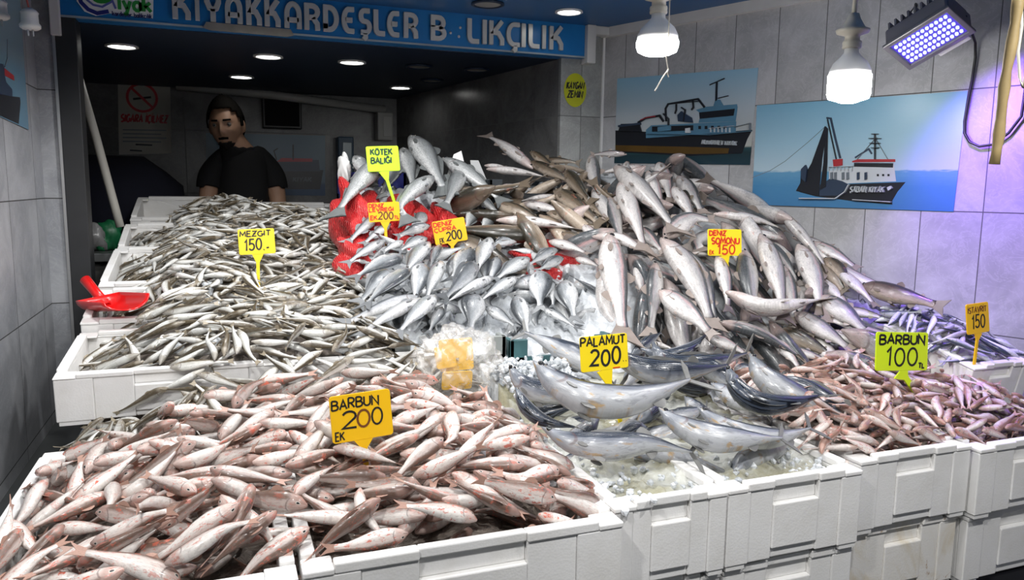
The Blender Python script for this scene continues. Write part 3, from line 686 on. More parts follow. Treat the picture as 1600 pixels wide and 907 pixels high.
# round yellow warning sign on the pier
t = empty('floor_warning_sign', on_y(898, 141, YF - .003), 'round yellow sign with black capitals on the tiled pier', 'sign')
S = Sheet(t, (0, YF - .001, 0), (1, 0, 0), (0, -1, 0))
S.poly('disc', [(898.5 + 17.5 * math.cos(a), 141 + 26.5 * math.sin(a)) for a in np.linspace(0, 2 * PI, 33)[:-1]], plain('yellow_disc', (0.50, 0.52, 0.01), 0.35))
S.text('lettering', 'KAYGAN', (885, 138.5), (911.5, 139), .0235, M['ink'], .005); S.text('lettering', 'ZEMİN', (886.5, 152), (909, 153), .0235, M['ink'], .005)

# ------------------------------------------------------------------ the dark room behind
t = empty('smoking_ban_notice', on_y(224, 185, 4.24), 'faded white notice with red no-smoking ring on the dark back wall', 'notice')
S = Sheet(t, (0, 4.249, 0), (1, 0, 0), (0, -1, 0))
pdim = plain('faded_paper', (0.42, 0.41, 0.37), 0.6, var=.1)
S.poly('sheet', [(184, 128), (266, 132), (268, 240), (186, 242)], pdim)
bm = bmesh.new(); cx, cz = S.ab(222, 153); ribbon(bm, [(cx + .066 * math.cos(a), cz + .066 * math.sin(a)) for a in np.linspace(0, 2 * PI, 29)[:-1]], .012, S.org, S.ux, Z3, S.un, 0, .003, closed=True)
ribbon(bm, [(cx - .046, cz + .046), (cx + .046, cz - .046)], .012, S.org, S.ux, Z3, S.un, 0, .0029); par(bm_obj('ban_ring', bm, pr), t)
S.line('cigarette', [(208, 155), (236, 152)], pk, .010)
S.text('lettering', 'SIGARA İÇİLMEZ', (189, 190), (261, 192), .034, pr, .008)
for k in range(4): S.line('text_line', [(192, 203 + k * 6), (260 - 8 * (k % 2), 204 + k * 6)], pg, .006)
S.line('text_line', [(212, 226), (238, 227)], pk, .008); S.line('text_line', [(203, 235), (222, 236)], pk, .007)
t = empty('wall_monitor', on_y(441, 177, 4.22), 'black flat screen high on the back wall behind the man', 'monitor')
bm = bmesh.new(); a, b = on_y(409, 151, 4.2), on_y(472, 202, 4.2); bx(bm, a[0], b[0], 4.2, 4.235, b[2], a[2]); par(bm_obj('case', bm, M['black'], bevel=.005), t)
bm = bmesh.new(); bx(bm, a[0] + .012, b[0] - .012, 4.197, 4.201, b[2] + .012, a[2] - .012); g = NB('dead_screen'); g.base((.004, .004, .006)); par(bm_obj('screen', bm, g.set(.6, 0, .1)), t)
bm = bmesh.new(); bx(bm, (a[0] + b[0]) / 2 - .05, (a[0] + b[0]) / 2 + .05, 4.235, 4.25, b[2] + .05, a[2] - .05); par(bm_obj('wall_bracket', bm, M['dark']), t)
t = empty('ship_poster', on_y(460, 255, 4.245), 'dim poster of a ship on the back wall behind the man', 'poster')
S = Sheet(t, (0, 4.249, 0), (1, 0, 0), (0, -1, 0))
S.poly('print', [(322, 208), (508, 212), (508, 306), (322, 304)], printmat('print_back', [(0, (.05, .09, .16)), (.25, (.06, .10, .18)), (.3, (.13, .19, .25)), (1, (.12, .20, .27))], 1.30, 1.62))
S.poly('hull', [(424, 268), (505, 266), (500, 296), (430, 296)], pk); S.poly('deckhouse', [(430, 252), (498, 250), (500, 268), (430, 268)], pn)
S.poly('top_rail', [(440, 247), (488, 248), (488, 253), (432, 253)], pr); S.line('mast', [(458, 226), (458, 250)], pk, .008); S.line('crane', [(432, 250), (428, 236), (434, 232)], pk, .006)
S.text('lettering', 'KIYAK', (458, 284), (486, 284), .022, pg, .004)
t = empty('meter_box', on_y(604, 198, 4.2), 'grey metal meter box in the corner of the dark room', 'electrical box')
bm = bmesh.new(); a, b = on_y(590, 175, 4.15), on_y(615, 220, 4.15); bx(bm, a[0], b[0], 4.15, 4.245, b[2], a[2]); par(bm_obj('case', bm, plain('meter_grey', (.42, .42, .40), .5), bevel=.006), t)
bm = bmesh.new(); bx(bm, a[0] + .03, b[0] - .008, 4.146, 4.151, b[2] + .02, a[2] - .02); par(bm_obj('door', bm, plain('meter_door', (.5, .5, .48), .5), bevel=.003), t)
bm = bmesh.new(); tube(bm, [on_y(275, 134, 4.2), on_y(420, 148, 4.2), on_y(602, 172, 4.2)], .022, 10)
tag(bm_obj('white_duct', bm, plain('duct', (.5, .5, .48), .5), smooth=True), 'pale duct running slantwise under the ceiling of the dark room', 'duct')
bm = bmesh.new(); a, b = on_y(526, 214, 4.2), on_y(552, 320, 4.2); bx(bm, a[0], b[0], 4.15, 4.24, 0.6, a[2])
t = empty('upright_fridge', (float(a[0]), 4.2, 1.0), 'narrow blue framed fridge against the back wall beside the ship poster', 'fridge')
par(bm_obj('body', bm, plain('fridge_blue', (.03, .07, .12), .4), bevel=.006), t)
bm = bmesh.new(); bx(bm, a[0] + .022, b[0] - .012, 4.143, 4.152, .75, a[2] - .03); par(bm_obj('door', bm, plain('fridge_door', (.18, .26, .30), .2), bevel=.003), t)
# leaning pale pole, cloth covered bin, steel counter at the left of the dark room
bm = bmesh.new(); tube(bm, [on_y(120, 112, 2.95), on_y(150, 215, 2.98), on_y(180, 325, 3.0), on_y(188, 355, 3.0)], .014, 10)
tag(bm_obj('leaning_pole', bm, plain('pale_pole', (.42, .41, .37), .5), smooth=True), 'pale pole leaning in the dark room beside the left pier', 'pole')
t = empty('covered_bin', on_y(170, 300, 3.55), 'dark rounded bin under a navy cloth in the dark room', 'bin')
c0 = on_y(172, 320, 3.91)
bm = bmesh.new(); lathe(bm, [(.26, -c0[2] + .0), (.28, -.4), (.30, -.1)], 24, tuple(c0)); par(bm_obj('body', bm, M['dark'], smooth=True), t)
bm = bmesh.new(); lathe(bm, [(.315, -.22), (.32, -.05), (.30, .08), (.24, .16), (.14, .21), (0, .225)], 28, tuple(c0))
for v in bm.verts: v.co.x += .012 * math.sin(v.co.z * 40 + v.co.y * 30); v.co.z += .01 * math.sin(v.co.x * 33)
par(bm_obj('cloth', bm, M['navy'], smooth=True), t)
t = empty('steel_counter', on_y(160, 420, 3.2), 'dull steel counter in the dark behind the stacked white boxes', 'counter')
a, b = on_y(127, 397, 3.1), on_y(192, 409, 3.1); bm = bmesh.new(); bx(bm, a[0] - .15, -.36, 3.1, 3.6, b[2], a[2]); par(bm_obj('top', bm, plain('dull_steel', (.20, .21, .21), .35, .6), bevel=.003), t)
bm = bmesh.new(); bx(bm, a[0] - .10, -.37, 3.14, 3.56, 0, b[2]); par(bm_obj('cabinet', bm, plain('dark_cabinet', (.06, .06, .058), .6)), t)
ctz = float(a[2])
def rumple(name, c, sx, sy, sz, m, label, cat, seed=1, n=14):
    r2 = np.random.default_rng(seed); bm = bmesh.new(); sphere(bm, (0, 0, 0), 1, n)
    ph = r2.uniform(0, 6, (6,)); fr = r2.uniform(2, 7, (6, 3))
    for v in bm.verts:
        k = 1 + sum(.09 * math.sin(f[0] * v.co.x + f[1] * v.co.y + f[2] * v.co.z + p) for f, p in zip(fr, ph))
        v.co = Vector((v.co.x * k * sx + c[0], v.co.y * k * sy + c[1], max(v.co.z * k, -.75) * sz + c[2]))
    return tag(bm_obj(name, bm, m, smooth=True), label, cat)
p = on_y(165, 362, 3.18); rumple('green_bag', (p[0], 3.25, ctz + .05), .05, .05, .066, plain('green_bag', (.01, .13, .05), .4), 'crumpled dark green bag on the counter in the dark', 'bag', 3)
p = on_y(145, 362, 3.18); rumple('clear_bag', (p[0] - .02, 3.22, ctz + .045), .06, .05, .06, plain('dim_bag', (.20, .20, .20), .3), 'crumpled pale bag on the counter beside the green one', 'bag', 5)
bm = bmesh.new(); tube(bm, [on_y(128, 245, 2.72), on_y(131, 290, 2.72), on_y(126, 318, 2.72), on_y(121, 345, 2.72)], .003, 6)
tag(bm_obj('pale_wire', bm, M['cream']), 'thin pale wire hanging down behind the left pier', 'wire')
# ------------------------------------------------------------------ heights of the heaps
def sm(x): x = np.clip(x, 0, 1); return x * x * (3 - 2 * x)
_ly = [0.94, 1.00, 1.20, 1.45, 1.585, 1.64, 1.72, 2.04, 2.33, 2.76, 3.08, 3.40, 3.60]
_lz = [0.875, 0.893, 0.925, 0.930, 0.930, 0.950, 1.025, 1.085, 1.135, 1.215, 1.270, 1.290, 1.262]
XL = -0.325
def T_left(X, Y):
    X = np.asarray(X, float); Y = np.asarray(Y, float)
    z = np.interp(Y, _ly, _lz)
    front = sm((1.62 - Y) / .05)
    side = sm((-.08 - X) / .18)
    z = z - side * np.where(Y < 1.62, .055, np.where(Y < 1.70, .11, .085))
    z = z - front * sm((X - .36) / .16) * .03
    z = z - (1 - front) * sm((X - (.34 + .05 * sm((Y - 2.4) / .8))) / .10) * .04
    z = z - .050 * sm((X - .10) / .06) * sm((Y - 3.05) / .3)
    return z + .010 * np.sin(9 * X + 4 * Y) + .008 * np.sin(17 * X - 11 * Y + 1)
def T_right(X, Y):
    X = np.asarray(X, float); Y = np.asarray(Y, float)
    return .872 + .055 * sm((Y - 1.03) / .22) + .02 * sm((Y - 1.25) / .25) + .006 * np.sin(14 * X + 9 * Y) - .015 * sm((X - 1.60) / .1)
_ctl = [(.60, 1.03, .868), (1.05, 1.03, .868), (.60, 1.3, .880), (1.05, 1.3, .885), (.62, 1.58, .925), (1.02, 1.56, .935)]
for px, py, Y in [(600, 545, 1.76), (700, 540, 1.77), (880, 545, 1.75), (560, 500, 1.86), (700, 450, 2.0), (660, 385, 2.22), (550, 400, 2.18), (800, 400, 2.17), (880, 450, 1.98),
                  (600, 280, 2.62), (700, 290, 2.60), (640, 330, 2.4), (560, 330, 2.4), (760, 330, 2.45), (850, 330, 2.42), (900, 290, 2.48), (850, 370, 2.25),
                  (1000, 550, 1.66), (1000, 470, 1.80), (1000, 390, 1.98), (1000, 275, 2.32), (930, 270, 2.46), (1090, 310, 2.10), (1130, 380, 1.90), (1150, 450, 1.78), (1150, 550, 1.62),
                  (1230, 390, 1.86), (1300, 450, 1.70), (1450, 490, 1.46), (1280, 590, 1.50), (1380, 565, 1.44), (1350, 495, 1.58)]:
    p = on_y(px, py, Y); _ctl.append((p[0], p[1], p[2]))
_ctl = np.array(_ctl)
def _tps(r): return np.where(r > 1e-9, r * r * np.log(np.maximum(r, 1e-9)), 0)
_n = len(_ctl); _K = _tps(np.linalg.norm(_ctl[:, None, :2] - _ctl[None, :, :2], axis=2)) + np.eye(_n) * 4e-3
_Pm = np.c_[np.ones(_n), _ctl[:, :2]]
_A = np.block([[_K, _Pm], [_Pm.T, np.zeros((3, 3))]]); _w = np.linalg.solve(_A, np.r_[_ctl[:, 2], 0, 0, 0])
def H_mid(X, Y):
    X = np.asarray(X, float); Y = np.asarray(Y, float)
    r = np.sqrt((X[..., None] - _ctl[:, 0]) ** 2 + (Y[..., None] - _ctl[:, 1]) ** 2)
    return np.clip(_tps(r) @ _w[:_n] + _w[_n] + _w[_n + 1] * X + _w[_n + 2] * Y, .84, 1.50)
def wall_x(Y): return float(P0[0]) + (YF - Y) * float(DW[0] / -DW[1])
def hit(px, py, Hf):
    d = ray(px, py) / F; t = np.arange(.7, 4.5, .006); P = CAM + d * t[:, None]
    below = P[:, 2] < Hf(P[:, 0], P[:, 1])
    k = int(np.argmax(below)) if below.any() else len(t) - 1
    return CAM + d * (t[k] - .003)
def normal_of(Hf, p):
    e = .03
    gx = (float(Hf(np.array(p[0] + e), np.array(p[1]))) - float(Hf(np.array(p[0] - e), np.array(p[1])))) / (2 * e)
    gy = (float(Hf(np.array(p[0]), np.array(p[1] + e))) - float(Hf(np.array(p[0]), np.array(p[1] - e)))) / (2 * e)
    return unit([-gx, -gy, 1])

# ------------------------------------------------------------------ what carries the fish
bench = empty('display_bench', (0.4, 2.2, 0), 'dark stepped bench under the boxes of fish', 'display bench')
for x0, x1, y0, y1, z1 in ((-.34, 1.70, 1.06, 1.66, .575), (-.34, 1.52, 1.66, 2.04, .66), (-.34, 1.32, 2.04, 2.60, .78), (-.34, .50, 2.60, 3.62, .95)):
    bm = bmesh.new(); bx(bm, x0, x1, y0, y1, 0.0, z1); par(bm_obj('tier', bm, M['dark'], bevel=.004), bench)
slab('trim_7', XW, -.345, .6, 2.62, 0.0, .66, M['floor'])

def foam_box(x0, x1, y0, d, zr, h, label, m='foam', group='white foam fish boxes', tilt=0.0):
    """an open foam fish box; its front top edge stands at y0 and height zr"""
    w = x1 - x0
    t = empty('foam_box', ((x0 + x1) / 2, y0, zr - h), label, 'fish box', group, rot=(tilt, 0, 0))
    mm = M[m]; wt = .019; bm = bmesh.new()
    for sgn, yo in ((1, 0.0), (-1, d)):
        xs = [-.5, -.34, -.17, .17, .34, .5]; zs = [0, .13, .69, .90]
        off = {(2, 2): .011, (2, 0): .006, (1, 0): .0025, (1, 1): .0025, (1, 2): .0025, (3, 0): .0025, (3, 1): .0025, (3, 2): .0025}
        for i in range(5):
            for k in range(3):
                o = off.get((i, k), 0.0); a, b = (yo + o, yo + wt) if sgn > 0 else (yo - wt, yo - o)
                bx(bm, xs[i] * w, xs[i + 1] * w, a, b, zs[k] * h, zs[k + 1] * h)
    for xa, xb in ((-w / 2 + .001, -w / 2 + wt), (w / 2 - wt, w / 2 - .001)):
        bx(bm, xa, xb, wt, d - wt, 0, .90 * h)
    bx(bm, -w / 2 + wt, w / 2 - wt, wt, d - wt, .002, .02)
    bmesh.ops.remove_doubles(bm, verts=bm.verts, dist=1e-5)
    bm_obj('body', bm, mm, t, bevel=.0022, seg=2)
    bm = bmesh.new(); c = .04
    for xa, xb, ya, yb, za in ((-w / 2 + c, -w * .17, -.001, wt + .001, .90), (w * .17, w / 2 - c, -.001, wt + .001, .90), (-w * .17, w * .17, .004, wt + .001, .90), (-w / 2 + c, w / 2 - c, d - wt, d, .90), (-w / 2, -w / 2 + wt + .001, c, d - c, .90), (w / 2 - wt - .001, w / 2, c, d - c, .90)):
        bx(bm, xa, xb, ya, yb, za * h, h)
    for sx in (-1, 1):
        for ya, yb in ((-.002, c), (d - c, d + .002)):
            xa, xb = sorted((sx * w / 2 * 1.004, sx * (w / 2 - c))); bx(bm, xa, xb, ya, yb, .90 * h, h - .006)
    bm_obj('rim', bm, mm, t, bevel=.0022, seg=2)
    for sx in (-1, 1):
        bm = bmesh.new(); xa, xb = sorted((sx * w * .49, sx * w * .36)); bx(bm, xa, xb, .002, .05, -.008, .0); bm_obj('foot', bm, mm, t)
    return t
foam_box(-.325, .074, .955, .625, .885, .15, 'white foam box heaped with red mullet, leftmost of the front boxes')
foam_box(.082, .552, .965, .615, .885, .15, 'white foam box heaped with red mullet, under the barbun 200 sign')
foam_box(.562, .776, 1.010, .62, .885, .145, 'white foam box of ice under the bonito, next to the red mullet')
foam_box(.780, 1.070, 1.012, .62, .885, .145, 'white foam box of ice under the bonito tails, next to the small mullet boxes')
foam_box(1.100, 1.385, 1.045, .46, .885, .145, 'white foam box of small mullet standing on the stained box')
foam_box(1.392, 1.70, 1.030, .46, .880, .145, 'white foam box of small mullet at the far right of the front')
foam_box(-.325, .074, .960, .62, .728, .15, 'white foam box underneath the leftmost mullet box')
foam_box(.082, .552, .970, .61, .728, .15, 'white foam box underneath the box with the barbun 200 sign')
foam_box(.565, .778, 1.022, .60, .734, .145, 'lower white foam box beneath the left bonito box')
foam_box(.784, 1.070, 1.022, .60, .734, .145, 'lower white foam box beneath the right bonito box')
foam_box(1.100, 1.380, 1.058, .45, .734, .145, 'brown-stained dirty foam box, the lower one of its stack', m='foam_dirty')
foam_box(1.396, 1.70, 1.045, .45, .730, .145, 'lower white foam box at the far right of the front')
# rows of boxes climbing to the back on the left
foam_box(-.300, .10, 1.600, .34, .850, .13, 'white foam box of whiting in the first row behind the mullet')
foam_box(.106, .60, 1.605, .34, .850, .13, 'white foam box of whiting by the plastic bag, first row behind the mullet')
ROWS = [('second', 1.700, .335, 1.000, .09, .100), ('third', 2.050, .285, 1.054, .15, .12), ('fourth', 2.362, .40, 1.105, .18, .12), ('fifth', 2.800, .29, 1.170, .25, .12), ('sixth', 3.230, .36, 1.250, .22, .13)]
for nm, y, d, z, sl, h in ROWS:
    foam_box(XL, .112, y, d, z, h, 'white foam box of whiting by the left wall, %s row from the front' % nm, tilt=math.atan(sl))
    foam_box(.120, .47, y + (.01 if nm != 'sixth' else -.02), d, z - (.006 if nm != 'sixth' else .022), h, 'white foam box of whiting towards the bream, %s row from the front' % nm, tilt=math.atan(sl))

def crate(name, x0, x1, y0, y1, z0, z1, m, label, posts=True, slots=10, group='plastic crates'):
    """a plastic crate with open posts at the corners and slotted sides"""
    t = empty(name, ((x0 + x1) / 2, y0, z0), label, 'crate', group)
    bm = bmesh.new(); th = .006
    bx(bm, x0, x1, y0, y1, z0, z0 + th); par(bm_obj('base', bm, m), t)
    H = z1 - z0; hb = z0 + H * .62
    for nm, vert, c in (('front', 0, y0), ('back', 0, y1 - th), ('end', 1, x0), ('end', 1, x1 - th)):
        bm = bmesh.new(); a0, a1 = (x0, x1) if not vert else (y0, y1)
        def bar(a, b, za, zb, o=0.0, e=0.0):
            if vert: bx(bm, c - o, c + th + e, a, b, za, zb)
            else: bx(bm, a, b, c - o, c + th + e, za, zb)
        bar(a0, a1, z0, z0 + H * .16); bar(a0, a1, hb - H * .14, hb, .003, .003)
        n = max(4, int(slots * (a1 - a0) / .3))
        for k in range(n + 1):
            q = a0 + (a1 - a0 - .006) * k / n; bar(q, q + .006, z0 + H * .16, hb - H * .14)
        par(bm_obj('side_panel', bm, m), t)
    if posts:
        for xx in (x0, x1):
            for yy in (y0, y1):
                bm = bmesh.new(); s = .045; sx = 1 if xx == x0 else -1; sy = 1 if yy == y0 else -1
                xa, xb = sorted((xx - sx * .003, xx + sx * s)); ya, yb = sorted((yy - sy * .003, yy + sy * .009)); bx(bm, xa, xb, ya, yb, z0, z1)
                xa, xb = sorted((xx - sx * .003, xx + sx * .009)); ya, yb = sorted((yy - sy * .003, yy + sy * s)); bx(bm, xa, xb, ya, yb, z0, z1)
                par(bm_obj('corner_post', bm, m, bevel=.002, seg=1), t)
    return t
crate('plastic_crate', .365, .650, 1.755, 2.05, .89, 1.012, M['grey_pl'], 'grey crate full of ice and bream beside the plastic bag')
crate('plastic_crate', .665, .945, 1.750, 2.05, .88, 1.000, M['teal'], 'teal crate under the bream next to the bag, behind the bonito')
crate('plastic_crate', .955, 1.18, 1.730, 2.03, .88, .985, M['teal'], 'teal crate under the salmon behind the palamut sign')
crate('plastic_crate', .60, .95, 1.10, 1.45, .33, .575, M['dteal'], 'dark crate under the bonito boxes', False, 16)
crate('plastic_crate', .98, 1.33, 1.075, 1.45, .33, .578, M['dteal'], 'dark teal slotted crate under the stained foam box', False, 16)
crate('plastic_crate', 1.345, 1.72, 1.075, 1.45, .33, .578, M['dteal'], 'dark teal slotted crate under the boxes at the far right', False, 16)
crate('plastic_crate', .845, 1.165, 2.44, 2.80, 1.285, 1.405, M['blk_crate'], 'black slotted crate of trout before the tiled pier', True, 16)
crate('plastic_crate', .42, .62, 2.72, 3.0, 1.22, 1.425, M['blue_pl'], 'dark blue crate behind the red net sack', True, 8)
foam_box(1.615, 1.815, 1.255, .27, .985, .12, 'white foam box of horse mackerel against the right wall', tilt=.22)

# crushed ice: the bed under bream and salmon, the fill of the bonito boxes, loose lumps
def bed(name, x0, x1, y0, y1, Hf, drop, m, label, step=.012, rough=.006, skirt=.86, seed=0):
    nx, ny = int((x1 - x0) / step) + 1, int((y1 - y0) / step) + 1
    gx, gy = np.meshgrid(np.linspace(x0, x1, nx), np.linspace(y0, y1, ny))
    gx = np.minimum(gx, float(P0[0]) + (YF - gy) * float(DW[0] / -DW[1]) - .03)
    r2 = np.random.default_rng(seed)
    gz = Hf(gx, gy) - drop + r2.normal(0, rough, gx.shape) + .006 * np.sin(gx * 40) * np.sin(gy * 37)
    V = [(gx[j, i], gy[j, i], gz[j, i]) for j in range(ny) for i in range(nx)]; Fc = []
    for j in range(ny - 1):
        for i in range(nx - 1): Fc.append((j * nx + i, j * nx + i + 1, (j + 1) * nx + i + 1, (j + 1) * nx + i))
    ring = [i for i in range(nx)] + [j * nx + nx - 1 for j in range(1, ny)] + [(ny - 1) * nx + i for i in range(nx - 2, -1, -1)] + [j * nx for j in range(ny - 2, 0, -1)]
    b0 = len(V); V += [(V[k][0], V[k][1], min(skirt, V[k][2] - .005)) for k in ring]; nr = len(ring)
    for k in range(nr): Fc.append((ring[k], b0 + k, b0 + (k + 1) % nr, ring[(k + 1) % nr]))
    o = link(name, mesh_data(name, V, Fc, m, smooth=True))
    return tag(o, label, 'ice', kind='stuff')
bed('crushed_ice', .375, 1.15, 1.765, 2.62, H_mid, .030, M['ice'], 'bed of crushed ice under the sea bream and croakers', skirt=.90, seed=1)
bed('crushed_ice', 1.0, 1.80, 1.52, 2.60, H_mid, .075, M['ice'], 'bed of crushed ice under the salmon heap', skirt=.80, seed=2)
bed('crushed_ice', .582, 1.052, 1.032, 1.61, H_mid, .004, M['ice_wet'], 'yellowish melting ice under the bonito', rough=.004, skirt=.80, seed=3)
bed('crushed_ice', .585, 1.0, 1.60, 1.775, H_mid, .028, M['ice'], 'ice packed between the teal crate and the bonito boxes', skirt=.82, seed=4)
def lumps(name, spots, m, label, seed):
    r2 = np.random.default_rng(seed); V, Fc = [], []
    for x, y, z, s in spots:
        b = len(V); nrm = r2.normal(size=(12, 3))
        bm = bmesh.new(); bmesh.ops.create_icosphere(bm, subdivisions=1, radius=1)
        k = r2.uniform(.5, 1.15, 3)
        for v in bm.verts:
            q = np.array(v.co) * s * k * r2.uniform(.75, 1.15); V.append((x + q[0], y + q[1], z + q[2]))
        Fc += [tuple(b + v.index for v in f.verts) for f in bm.faces]; bm.free()
    return tag(link(name, mesh_data(name, V, Fc, m)), label, 'ice', kind='stuff')
r2 = np.random.default_rng(5); sp = []
for k in range(130):
    x, y = r2.uniform(.59, 1.05), 1.03 + abs(r2.normal(0, .09)); sp.append((x, y, float(H_mid(np.array(x), np.array(y))) + r2.uniform(-.006, .006), r2.uniform(.004, .010)))
for k in range(90):
    x, y = r2.uniform(.50, .63), r2.uniform(1.0, 1.6); sp.append((x, y, .872 + r2.uniform(0, .016) + .02 * (y - 1), r2.uniform(.005, .011)))
lumps('ice_lumps', sp, M['ice'], 'loose lumps of ice along the edge of the bonito boxes', 6)
sp = []
for k in range(420):
    x, y = r2.uniform(.585, .76), r2.uniform(1.50, 1.70); sp.append((x, y, .90 + .05 * sm((y - 1.48) / .12) * r2.uniform(.2, 1) + .02, r2.uniform(.005, .012)))
lumps('ice_lumps', sp, M['ice'], 'white heap of ice between the plastic bag and the bonito', 7)
sp = []
for k in range(60):
    x, y = r2.uniform(-.28, .45), r2.uniform(1.65, 3.2); sp.append((x, y, float(T_left(x, y)) - .012, r2.uniform(.012, .022)))
lumps('ice_lumps', sp, M['ice'], 'scattered lumps of ice among the whiting', 8)
sp = []
for k in range(14):
    x, y = r2.uniform(-.1, .5), r2.uniform(1.0, 1.5); sp.append((x, y, float(T_left(x, y)) - .012, r2.uniform(.008, .014)))
lumps('ice_lumps', sp, M['ice'], 'scattered lumps of ice among the red mullet', 9)

# dark fish-toned sheets added under the heaps, so the gaps look shaded
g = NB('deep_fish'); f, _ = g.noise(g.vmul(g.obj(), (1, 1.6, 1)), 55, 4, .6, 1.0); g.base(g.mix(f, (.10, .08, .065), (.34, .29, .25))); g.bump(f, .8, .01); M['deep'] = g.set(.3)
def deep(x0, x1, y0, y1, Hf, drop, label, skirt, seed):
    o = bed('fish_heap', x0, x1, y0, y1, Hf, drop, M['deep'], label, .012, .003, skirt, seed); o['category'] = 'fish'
deep(-.296, .528, .99, 1.56, T_left, .062, 'dark sheet added under the red mullet, shading the gaps between them', .80, 11)
for k_, (y0_, d_) in enumerate(((1.635, .30), (1.735, .28), (2.08, .24), (2.39, .36), (2.83, .25), (3.26, .28))): deep(-.28, .44, y0_, y0_ + d_, T_left, .075 if k_ == 0 else .040, 'dark sheet added under the whiting, shading the gaps between them', .80, 12 + k_)
deep(1.125, 1.665, 1.07, 1.44, T_right, .028, 'dark sheet added under the small mullet, shading the gaps between them', .78, 19)
# ------------------------------------------------------------------ fish
SPEC = {  # (u, back, belly, half width) in body lengths; tail (length, half spread, notch)
 'mullet': dict(p=[(0, .012, .016, .014), (.03, .046, .034, .032), (.10, .080, .054, .052), (.2, .098, .075, .064), (.35, .106, .088, .068), (.5, .095, .082, .060), (.7, .064, .058, .042), (.85, .040, .036, .022), (.95, .032, .031, .012), (1, .034, .033, .009)], tail=(.20, .085, .09), dors=[(.30, .48, .085), (.62, .76, .05)], anal=(.62, .74, .04)),
 'whiting': dict(p=[(0, .008, .007, .010), (.05, .030, .026, .026), (.15, .060, .056, .048), (.28, .075, .080, .056), (.42, .070, .076, .050), (.6, .052, .050, .036), (.8, .032, .030, .020), (.95, .020, .020, .009), (1, .022, .022, .007)], tail=(.12, .060, .02), dors=[(.30, .44, .05), (.48, .68, .035)], anal=(.42, .70, .03)),
 'bream': dict(p=[(0, .012, .012, .014), (.04, .065, .045, .036), (.12, .145, .095, .064), (.25, .205, .150, .088), (.4, .215, .172, .092), (.55, .185, .158, .080), (.72, .118, .104, .052), (.86, .060, .054, .028), (.94, .045, .044, .016), (1, .050, .050, .012)], tail=(.22, .15, .12), dors=[(.30, .82, .055)], anal=(.60, .82, .05)),
 'bass': dict(p=[(0, .008, .012, .012), (.06, .045, .042, .034), (.18, .090, .086, .062), (.35, .120, .116, .076), (.5, .115, .110, .070), (.7, .080, .075, .048), (.87, .050, .045, .024), (1, .046, .046, .012)], tail=(.18, .12, .08), dors=[(.33, .52, .07), (.58, .78, .06)], anal=(.62, .78, .05)),
 'croaker': dict(p=[(0, .014, .014, .018), (.05, .062, .048, .042), (.15, .120, .090, .070), (.3, .155, .125, .090), (.45, .150, .125, .088), (.62, .110, .098, .064), (.8, .065, .060, .036), (.92, .046, .044, .018), (1, .048, .048, .012)], tail=(.17, .12, .02), dors=[(.30, .48, .07), (.50, .86, .045)], anal=(.64, .74, .05)),
 'salmon': dict(p=[(0, .008, .014, .014), (.05, .042, .047, .034), (.15, .088, .088, .064), (.3, .116, .126, .082), (.48, .120, .134, .084), (.65, .100, .105, .066), (.8, .070, .065, .042), (.92, .048, .046, .022), (1, .052, .050, .012)], tail=(.17, .125, .05), dors=[(.45, .58, .07), (.80, .86, .035)], anal=(.70, .80, .06)),
 'bonito': dict(p=[(0, .004, .006, .008), (.06, .036, .036, .032), (.18, .086, .086, .074), (.35, .125, .125, .102), (.5, .125, .125, .102), (.65, .098, .095, .080), (.8, .055, .052, .048), (.92, .020, .020, .024), (1, .014, .014, .016)], tail=(.11, .15, .085), dors=[(.32, .60, .028), (.64, .74, .055)], anal=(.68, .77, .05)),
}
